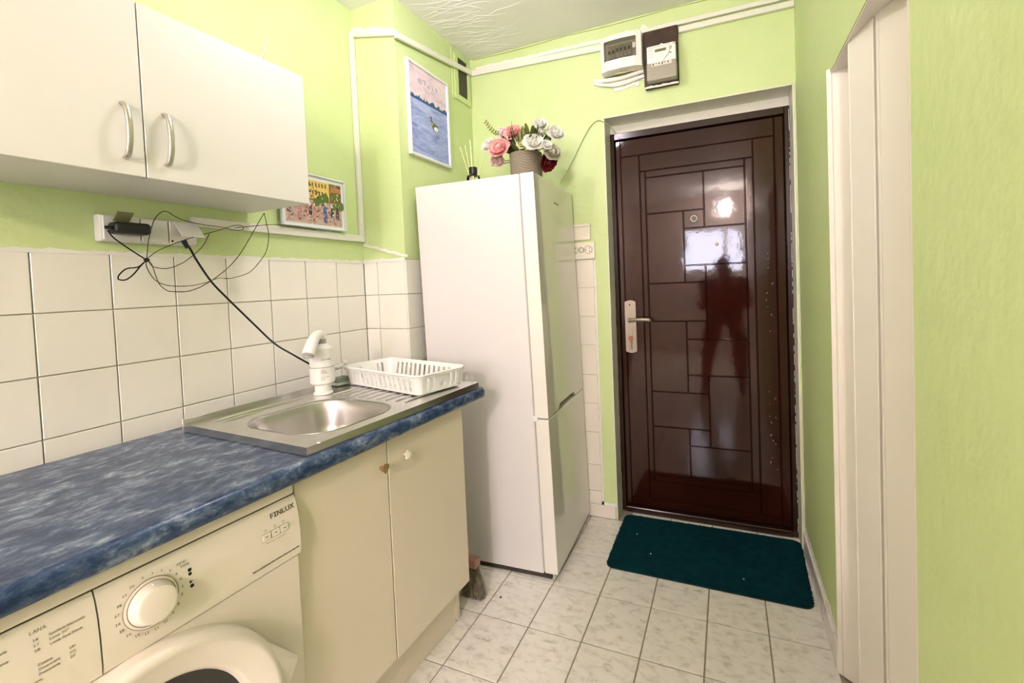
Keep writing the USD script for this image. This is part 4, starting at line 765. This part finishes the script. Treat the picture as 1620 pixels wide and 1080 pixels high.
# ventilation grille
vg = thing('vent_grille', 'green framed air vent with a dark mesh high in the corner', 'air vent', (XS, 2.026, 2.168))
part('frame', on(cat_([cb(0, 0.155, 0, 0.030, 0, 0.008), cb(0, 0.155, 0.222, 0.236, 0, 0.008), cb(0, 0.036, 0.030, 0.222, 0, 0.008), cb(0.126, 0.155, 0.030, 0.222, 0, 0.008)]), (0, 0, 0), ex, ey), LIME, vg)
part('dark_opening', on(bx(0.034, 0.128, 0.028, 0.224, 0.0005, 0.002), (0, 0, 0), ex, ey), BLACK, vg)
gm = [tube([(0.004, 0.036+0.0075*k+0.002*math.sin(k), 0.030), (0.005, 0.038+0.0075*k, 0.12), (0.004, 0.036+0.0075*k-0.002*math.sin(2*k), 0.222)], 0.0009, 4, 3) for k in range(12)]
part('mesh_wires', cat_(gm+[tube([(0.0045, 0.036, 0.034+0.012*k), (0.0052, 0.126, 0.034+0.012*k)], 0.0008, 4) for k in range(16)]), plain('mesh_olive', (0.12, 0.12, 0.06), 0.6), vg)
part('cover_strip', on(cb(-0.02, 0.0, -0.005, 0.25, 0, 0.004), (0, 0, 0), ex, ey), LIME, vg)

# triple socket block above the tiles
ts = thing('socket_block', 'white triple socket block on the wall below the wall cabinet', 'socket block', (0.0, 0.640, 1.352))
part('back_box', rb(0.0, 0.030, 0.0, 0.226, 0.0, 0.070, 0.004), WHITEP, ts, smooth=30)
for k, (a, b) in enumerate(((0.003, 0.083), (0.086, 0.150), (0.153, 0.224))):
    part('module', cb(0.029, 0.038, a, b, 0.003, 0.067, 0.002), WHITEP, ts)
part('flap', on(cb(0.0, 0.036, 0.0, 0.034, 0, 0.003, 0.001), (0.039, 0.022, 0.054), (0, 1, 0), (0.65, 0, 0.55)), plain('olive_flap', (0.27, 0.29, 0.13), 0.5), ts)
part('flap', on(cb(0.0, 0.062, 0.0, 0.056, 0, 0.003, 0.001), (0.080, 0.160, 0.020), (0, 1, 0), (-0.62, 0.0, 0.72)), WHITEP, ts)
part('screw', cyl((0.0375, 0.158, 0.010), (0.0392, 0.158, 0.010), 0.003, 12), DARK, ts)
ad = thing('power_adapter', 'black plug in power adapter in the left socket of the block', 'power adapter', (0.040, 0.645, 1.369))
am = rb(0.0, 0.042, 0.004, 0.084, 0.0, 0.031, 0.009, 12)
part('case', am, BLACK, ad, smooth=40)
part('strain_relief', cyl((0.026, 0.006, 0.015), (0.026, -0.010, 0.014), 0.0045, 10), BLACK, ad)
#CABLES-BEGIN
black_c = [(0.062, 0.641, 1.3766), (0.0586, 0.6507, 1.3633), (0.0552, 0.662, 1.3531), (0.0518, 0.6892, 1.3321), (0.0484, 0.7135, 1.315), (0.045, 0.7291, 1.3055)]
tail_c = [(0.045, 0.7291, 1.3055), (0.046, 0.7133, 1.2896), (0.047, 0.7026, 1.2843), (0.048, 0.6813, 1.2806), (0.049, 0.6653, 1.2656), (0.05, 0.6615, 1.2542), (0.049, 0.6711, 1.2508), (0.048, 0.6825, 1.2541), (0.047, 0.6975, 1.2675), (0.046, 0.7132, 1.2879), (0.045, 0.7275, 1.3037)]
part('adapter_cable', cat_([tube(black_c, 0.0017, 8, 6), tube(tail_c, 0.0017, 8, 6)]), CABLE, None, 'thin black adapter cable bundled in a knot below the socket block', 'cable', smooth=60)
part('thin_cable', tube([(0.045, 0.7291, 1.3055), (0.0465, 0.731, 1.3278), (0.048, 0.7369, 1.3676), (0.0495, 0.749, 1.4117), (0.051, 0.7631, 1.4341), (0.0525, 0.7781, 1.4429), (0.054, 0.7972, 1.4327), (0.0553, 0.8202, 1.4227), (0.056, 0.8706, 1.415), (0.0568, 0.9251, 1.4128), (0.0575, 0.9673, 1.4068), (0.0582, 0.9915, 1.411), (0.059, 0.9916, 1.4211), (0.0597, 0.9728, 1.4232), (0.0585, 0.9472, 1.4148), (0.0562, 0.9056, 1.3974), (0.054, 0.8521, 1.3779), (0.0517, 0.8137, 1.3623), (0.0495, 0.7739, 1.342), (0.0473, 0.7498, 1.3269), (0.045, 0.7323, 1.3107)], 0.0011, 6, 6), OLIVE, None, 'thin olive cable looping up over the socket block from the knot', 'cable', smooth=60)
part('thin_cable', tube([(0.045, 0.7319, 1.3038), (0.0457, 0.7409, 1.2885), (0.0464, 0.7568, 1.2835), (0.0471, 0.7812, 1.2838), (0.0479, 0.8172, 1.3007), (0.0486, 0.8524, 1.3297), (0.0493, 0.8746, 1.3554), (0.05, 0.8924, 1.3891)], 0.0011, 6, 6), OLIVE, None, 'thin olive cable making the smallest arc right of the knot', 'cable', smooth=60)
part('thin_cable', tube([(0.045, 0.7319, 1.3038), (0.0461, 0.7396, 1.2936), (0.0471, 0.7463, 1.2641), (0.0482, 0.7534, 1.2395), (0.0493, 0.7672, 1.2233), (0.05, 0.7821, 1.2175), (0.05, 0.8194, 1.2163), (0.05, 0.8489, 1.2247), (0.05, 0.8743, 1.2373), (0.05, 0.901, 1.2543), (0.0514, 0.9401, 1.2859), (0.0536, 0.9772, 1.3269), (0.0557, 1.0172, 1.3887), (0.0579, 1.0497, 1.4439), (0.06, 1.0679, 1.4734)], 0.0012, 6, 6), OLIVE, None, 'thin olive cable hanging lowest, from the knot up to the cabinet underside', 'cable', smooth=60)
part('thin_cable', tube([(0.045, 0.7275, 1.3037), (0.045, 0.728, 1.2865), (0.045, 0.737, 1.2642), (0.045, 0.7523, 1.2449), (0.045, 0.7826, 1.2338), (0.0454, 0.8314, 1.2327), (0.0464, 0.8749, 1.2413), (0.0475, 0.9119, 1.2544), (0.0486, 0.9499, 1.2541), (0.0496, 1.0099, 1.2724), (0.0514, 1.0506, 1.313), (0.0536, 1.0741, 1.3502), (0.0557, 1.0825, 1.4002), (0.0579, 1.0763, 1.4361), (0.06, 1.0679, 1.4734)], 0.0011, 6, 6), OLIVE, None, 'thin olive cable with the widest outer loop under the wall cabinet corner', 'cable', smooth=60)
part('thin_cable', tube([(0.05, 0.9728, 1.416), (0.042, 1.0269, 1.4261), (0.034, 1.0777, 1.4361), (0.0284, 1.1418, 1.4454), (0.0252, 1.2217, 1.4468), (0.022, 1.3087, 1.4409)], 0.0011, 6, 6), OLIVE, None, 'thin olive cable lying along the trunking towards the small picture', 'cable', smooth=60)
kn = trimesh.creation.icosphere(2, 0.0055); kn.apply_scale([0.8, 1.3, 1]); kn.apply_translation(black_c[-1]); part('cable_tie', kn, CABLE, None, 'black twist tie holding the bundled cables under the socket block', 'cable tie', smooth=True)
pc = thing('power_cable', 'thick black power cable hanging from the socket block down to the tap', 'cable')
part('cord', tube([(0.062, 0.8239, 1.3513), (0.0526, 0.8384, 1.3344), (0.0456, 0.8562, 1.3056), (0.0483, 0.892, 1.2429), (0.0544, 0.936, 1.1864), (0.0656, 1.0014, 1.1063), (0.1017, 1.0458, 1.0342), (0.1544, 1.0676, 0.9959), (0.1708, 1.1082, 0.9616), (0.178, 1.1265, 0.9465)], 0.0030, 10, 6), CABLE, pc, smooth=60)
part('plug', tube([(0.064, 0.8119, 1.3631), (0.064, 0.8222, 1.342)], [0.0075, 0.0055], 12), BLACK, pc, smooth=60)
part('wall_cable', tube([(0.7371, 2.1643, 1.6919), (0.7695, 2.1843, 1.7517), (0.8075, 2.1883, 1.8167), (0.8496, 2.1893, 1.8887), (0.8909, 2.1893, 1.9502), (0.9305, 2.1893, 1.9803), (0.965, 2.1883, 1.9679), (0.9979, 2.1903, 1.9386), (1.0106, 2.2543, 1.9246)], 0.0016, 6, 6), GREENC, None, 'thin green painted cord from behind the fridge to the top of the door frame', 'cord', smooth=60)
#CABLES-END
# ---------------------------------------------------------------- mat, floor things
mt_ = thing('door_mat', 'teal carpet door mat in front of the brown entrance door', 'door mat', (0.994, 1.807, 0.001), 0.0)
mp = Polygon([(0.004, 0.0), (0.764, -0.001), (0.772, 0.250), (0.778, 0.448), (0.0, 0.440)]); mp = mp.buffer(-0.035).buffer(0.035, quad_segs=8)
part('backing', ext(mp, 0.004), TEALB, mt_)
pm = ext(mp.buffer(-0.002), 0.0045); pm.apply_translation((0, 0, 0.0038)); part('pile', pm, TEAL, mt_)
FUZ = np.random.default_rng(2); fz = []
ex_ = mp.exterior
for k in range(420):
    q = ex_.interpolate(FUZ.random(), normalized=True); fz.append(tube([(q.x, q.y, 0.006), (q.x+FUZ.uniform(-0.003, 0.003), q.y+FUZ.uniform(-0.003, 0.003), 0.008+FUZ.uniform(0, 0.002))], 0.0012, 3))
part('edge_fluff', cat_(fz), TEAL, mt_, kind='stuff')
for k, (x, y, lab) in enumerate(((1.165, 1.945, 'white speck of lint on the left middle of the teal mat'), (1.082, 2.078, 'white speck of lint near the back left of the teal mat'), (1.530, 1.895, 'white speck of lint on the right of the teal mat'))):
    s_ = trimesh.creation.icosphere(1, 0.0032); s_.apply_scale([1, 1.3, 0.5]); s_.apply_translation((x, y, 0.0108)); part('lint', s_, WHITEP, None, lab, 'lint', smooth=True)

bm_ = thing('broom', 'worn grey hand broom standing between the base cabinet and the fridge', 'broom', (0.565, 1.475, 0.0))
g_ = np.random.default_rng(12); bris = []
for k in range(230):
    x, y = g_.uniform(-0.05, 0.035), g_.uniform(-0.018, 0.018); sx_ = 1.0+0.35*g_.random()
    bris.append(tube([(x*0.72-0.02, y*0.7+0.01, 0.115), (x*0.95, y, 0.055), (x*sx_+0.008, y*1.3-0.006, 0.001+0.006*g_.random())], 0.0013, 3))
part('bristles', cat_(bris), mottled('dry_bristle', [(0.3, (0.11, 0.085, 0.055)), (0.7, (0.30, 0.25, 0.18))], 60, 0.9), bm_, kind='stuff')
part('ferrule', cb(-0.066, 0.016, -0.012, 0.028, 0.108, 0.140, 0.004), plain('dusty_pink_plastic', (0.42, 0.22, 0.19), 0.6), bm_)
part('stick', cyl((-0.030, 0.010, 0.135), (-0.060, 0.014, 0.50), 0.009, 12), plain('broom_stick', (0.45, 0.36, 0.24), 0.6), bm_)
cr = trimesh.creation.icosphere(1, 0.004); cr.apply_scale([1, 1.3, 0.5]); cr.apply_translation((0.668, 1.495, 0.002)); part('crumb', cr, DARK, None, 'small dark crumb on the floor right of the broom', 'crumb', smooth=True)
dbp = [(1.776, 1.520, 0.002), (1.788, 1.500, 0.010), (1.802, 1.470, 0.006)]
part('floor_rag', cat_([tube([(1.745+0.01*k, 1.478-0.008*k, 0.005), (1.765, 1.455-0.004*k, 0.010), (1.785+0.004*k, 1.430, 0.006)], 0.005, 6, 4) for k in range(3)]), plain('grey_rag', (0.42, 0.38, 0.30), 0.9), None, 'crumpled grey rag on the floor by the folding door', 'rag', smooth=60)

# ---------------------------------------------------------------- the photographer, seen mirrored in the glossy door
pn = thing('person', 'crouching person in dark clothes holding up a phone, mirrored in the glossy door', 'person')
MF = manifold3d.Manifold
def bone(a, b, ra, rb_): return MF.batch_hull([MF.sphere(ra, 20).translate(tuple(a)), MF.sphere(rb_, 20).translate(tuple(b))])
def fuse(bs, ln=0.012, it=10):
    m = to_tm(MF.batch_boolean(bs, manifold3d.OpType.Add).refine_to_length(ln)); m.merge_vertices(); trimesh.smoothing.filter_taubin(m, iterations=it); return m
PX = 1.465
J = dict(hipL=(PX-0.085, -0.46, 0.78), hipR=(PX+0.085, -0.46, 0.78), kneeL=(PX-0.165, -0.27, 0.44), kneeR=(PX+0.135, -0.27, 0.44), ankL=(PX-0.20, -0.40, 0.085), ankR=(PX+0.15, -0.40, 0.085),
         waist=(PX, -0.47, 0.92), chest=(PX, -0.39, 1.08), neck=(PX, -0.335, 1.175), shL=(PX-0.165, -0.36, 1.135), shR=(PX+0.165, -0.36, 1.135), elL=(PX-0.205, -0.30, 0.90), elR=(PX+0.205, -0.30, 0.90), wrL=(PX-0.055, -0.165, 1.10), wrR=(PX+0.105, -0.165, 1.10))
J = {k: np.array(v) for k, v in J.items()}
hc = np.array([PX, -0.285, 1.27])
skin = [MF.sphere(0.088, 28).scale((0.86, 1.02, 1.18)).translate(tuple(hc)), MF.sphere(0.05, 20).scale((1, 1, 0.9)).translate(tuple(hc+[0, 0.035, -0.068])), bone(J['neck']-[0, 0.01, 0.03], hc-[0, 0.02, 0.06], 0.052, 0.048),
        bone(hc+[0, 0.083, 0.012], hc+[0, 0.102, -0.020], 0.008, 0.013), bone(hc+[-0.013, 0.092, -0.024], hc+[0.013, 0.092, -0.024], 0.009, 0.009)]
for sg in (-1, 1):
    skin += [MF.sphere(0.026, 14).scale((0.35, 0.8, 1.2)).translate(tuple(hc+[sg*0.079, -0.005, -0.005])), bone(hc+[sg*0.012, 0.078, 0.030], hc+[sg*0.042, 0.070, 0.032], 0.010, 0.009)]
def hand(w, sg):
    c = np.array(w)+[sg*-0.012, 0.045, 0.035]; out = [bone(w, c, 0.026, 0.024), bone(np.array(w)+[0, 0.02, 0.0], c+[0, 0.008, 0.024], 0.02, 0.022)]
    for k in range(4):                         # four fingers closed round the phone's back, the thumb in front
        b = c+[sg*0.010, 0.008+0.004*k, 0.036-0.021*k]; L = (0.030, 0.034, 0.032, 0.026)[k]
        m_ = b+[sg*-0.010, L*0.8, 0.002]; e = m_+[sg*-0.026, 0.008, 0.0]; out += [bone(b, m_, 0.0092, 0.0085), bone(m_, e, 0.0085, 0.0075)]
    t0 = c+[sg*0.004, -0.006, 0.018]; t1 = t0+[sg*-0.022, 0.004, 0.026]; out += [bone(t0, t1, 0.011, 0.0095), bone(t1, t1+[sg*-0.020, 0.012, 0.010], 0.0095, 0.008)]
    return out
for sd_, sg in (('L', -1), ('R', 1)):
    skin += [bone(J['el'+sd_], J['wr'+sd_], 0.040, 0.027)]+hand(J['wr'+sd_], sg)
    skin += [bone(J['sh'+sd_], J['el'+sd_], 0.05, 0.04), bone(J['hip'+sd_], J['knee'+sd_], 0.078, 0.054), bone(J['knee'+sd_], J['ank'+sd_], 0.052, 0.036), bone(J['chest'], J['sh'+sd_], 0.075, 0.05), bone(J['waist'], J['hip'+sd_], 0.09, 0.08)]
skin += [bone(J['waist'], J['chest'], 0.10, 0.105), bone(J['chest'], J['neck'], 0.08, 0.045)]
SKIN = plain('skin', (0.55, 0.33, 0.24), 0.5)
part('body', fuse(skin, 0.008, 6), SKIN, pn, smooth=True)
jk = [MF.batch_hull([MF.sphere(0.112, 20).translate(tuple(J['waist']+[sx_*0.05, 0, -0.06])) for sx_ in (-1, 1)]+[MF.sphere(0.105, 20).translate(tuple(J['chest']+[sx_*0.06, 0, 0])) for sx_ in (-1, 1)]), bone(J['chest'], J['neck']-[0, 0, 0.02], 0.10, 0.062)]
for sd_ in 'LR': jk += [bone(J['chest'], J['sh'+sd_], 0.10, 0.066), bone(J['sh'+sd_], J['el'+sd_], 0.066, 0.052), bone(J['el'+sd_], J['wr'+sd_]*0.9+J['el'+sd_]*0.1, 0.052, 0.036)]
part('jacket', fuse(jk), plain('black_jacket', (0.010, 0.009, 0.010), 0.8), pn, smooth=True)
tz_ = [MF.batch_hull([MF.sphere(0.108, 20).translate(tuple(J['hip'+q]+[0, 0, 0.02])) for q in 'LR'])]
for sd_ in 'LR': tz_ += [bone(J['hip'+sd_], J['knee'+sd_], 0.098, 0.068), bone(J['knee'+sd_], J['ank'+sd_]+[0, 0, 0.02], 0.068, 0.054)]
part('trousers', fuse(tz_), plain('dark_trousers', (0.012, 0.012, 0.016), 0.85), pn, smooth=True)
for sd_ in 'LR':
    a = J['ank'+sd_]; shs = MF.batch_hull([MF.sphere(0.042, 18).translate(tuple(a+[0, -0.025, -0.040])), MF.sphere(0.036, 18).translate(tuple(a+[0, 0.13, -0.048])), MF.sphere(0.042, 18).translate(tuple(a+[0, 0, 0.0]))])
    m = fuse([shs.trim_by_plane((0, 0, 1), 0.002)], 0.015, 2); m.vertices[:, 2] = np.maximum(m.vertices[:, 2], 0.001); part('shoe', m, plain('dark_shoe_'+sd_, (0.02, 0.018, 0.016), 0.6), pn, smooth=50)
hr = MF.sphere(0.098, 28).scale((0.88, 1.0, 1.12)).translate(tuple(hc+[0, -0.012, 0.014])) - MF.cube((0.3, 0.12, 0.16), True).translate(tuple(hc+[0, 0.108, -0.032])) - MF.cube((0.3, 0.3, 0.1), True).translate(tuple(hc+[0, 0, -0.12]))
part('hair', fuse([hr], 0.012, 4), plain('dark_hair', (0.015, 0.011, 0.008), 0.6), pn, smooth=True)
for sg in (-1, 1):
    ey_ = trimesh.creation.icosphere(2, 0.0115); ey_.apply_translation(hc+[sg*0.028, 0.077, 0.014]); e_o = part('eye', ey_, WHITEP, pn, smooth=True)
    ir = trimesh.creation.icosphere(1, 0.006); ir.apply_scale([1, 0.5, 1]); ir.apply_translation(hc+[sg*0.028, 0.0875, 0.013]); part('iris', ir, DARK, e_o, smooth=True)
mo = tube([hc+[-0.020, 0.083, -0.056], hc+[0, 0.092, -0.054], hc+[0.020, 0.083, -0.056]], [0.002, 0.005, 0.002], 8, 5); part('mouth', mo, plain('lips', (0.42, 0.17, 0.14), 0.5), pn, smooth=True)
phn = thing('phone', 'dark phone held up in both hands of the person', 'phone', (1.490, -0.086, 1.137))
part('case', rb(-0.076, 0.076, -0.0045, 0.0045, -0.036, 0.036, 0.004), BLACK, phn, smooth=30)
part('screen', bx(-0.070, 0.070, -0.0052, -0.0042, -0.032, 0.032), DGLASS, phn)
part('camera_bump', cb(0.045, 0.072, 0.0040, 0.0065, 0.008, 0.034, 0.001), BLACK, phn)

# ---------------------------------------------------------------- lamps (out of view, they light the room)
for nm, p, lab in (('ceiling_lamp', (0.74, 1.18), 'bare bulb ceiling lamp over the kitchen aisle'), ('ceiling_lamp', (1.49, -2.3), 'bare bulb ceiling lamp in the rear of the room')):
    zz = 2.27 if p[1] > 0 else 2.16
    l = thing(nm, lab, 'ceiling lamp', (p[0], p[1], zz))
    part('ceiling_rose', lathe([(0, H-zz), (0.045, H-zz), (0.045, H-zz-0.012), (0.012, H-zz-0.028), (0, H-zz-0.028)], 28), WHITEP, l, smooth=30)
    part('cord', cyl((0, 0, 0.095), (0, 0, H-zz-0.026), 0.003, 8), WHITEP, l)
    part('lamp_holder', lathe([(0, 0.10), (0.012, 0.10), (0.019, 0.090), (0.019, 0.062), (0, 0.062)], 24), WHITEP, l, smooth=30)
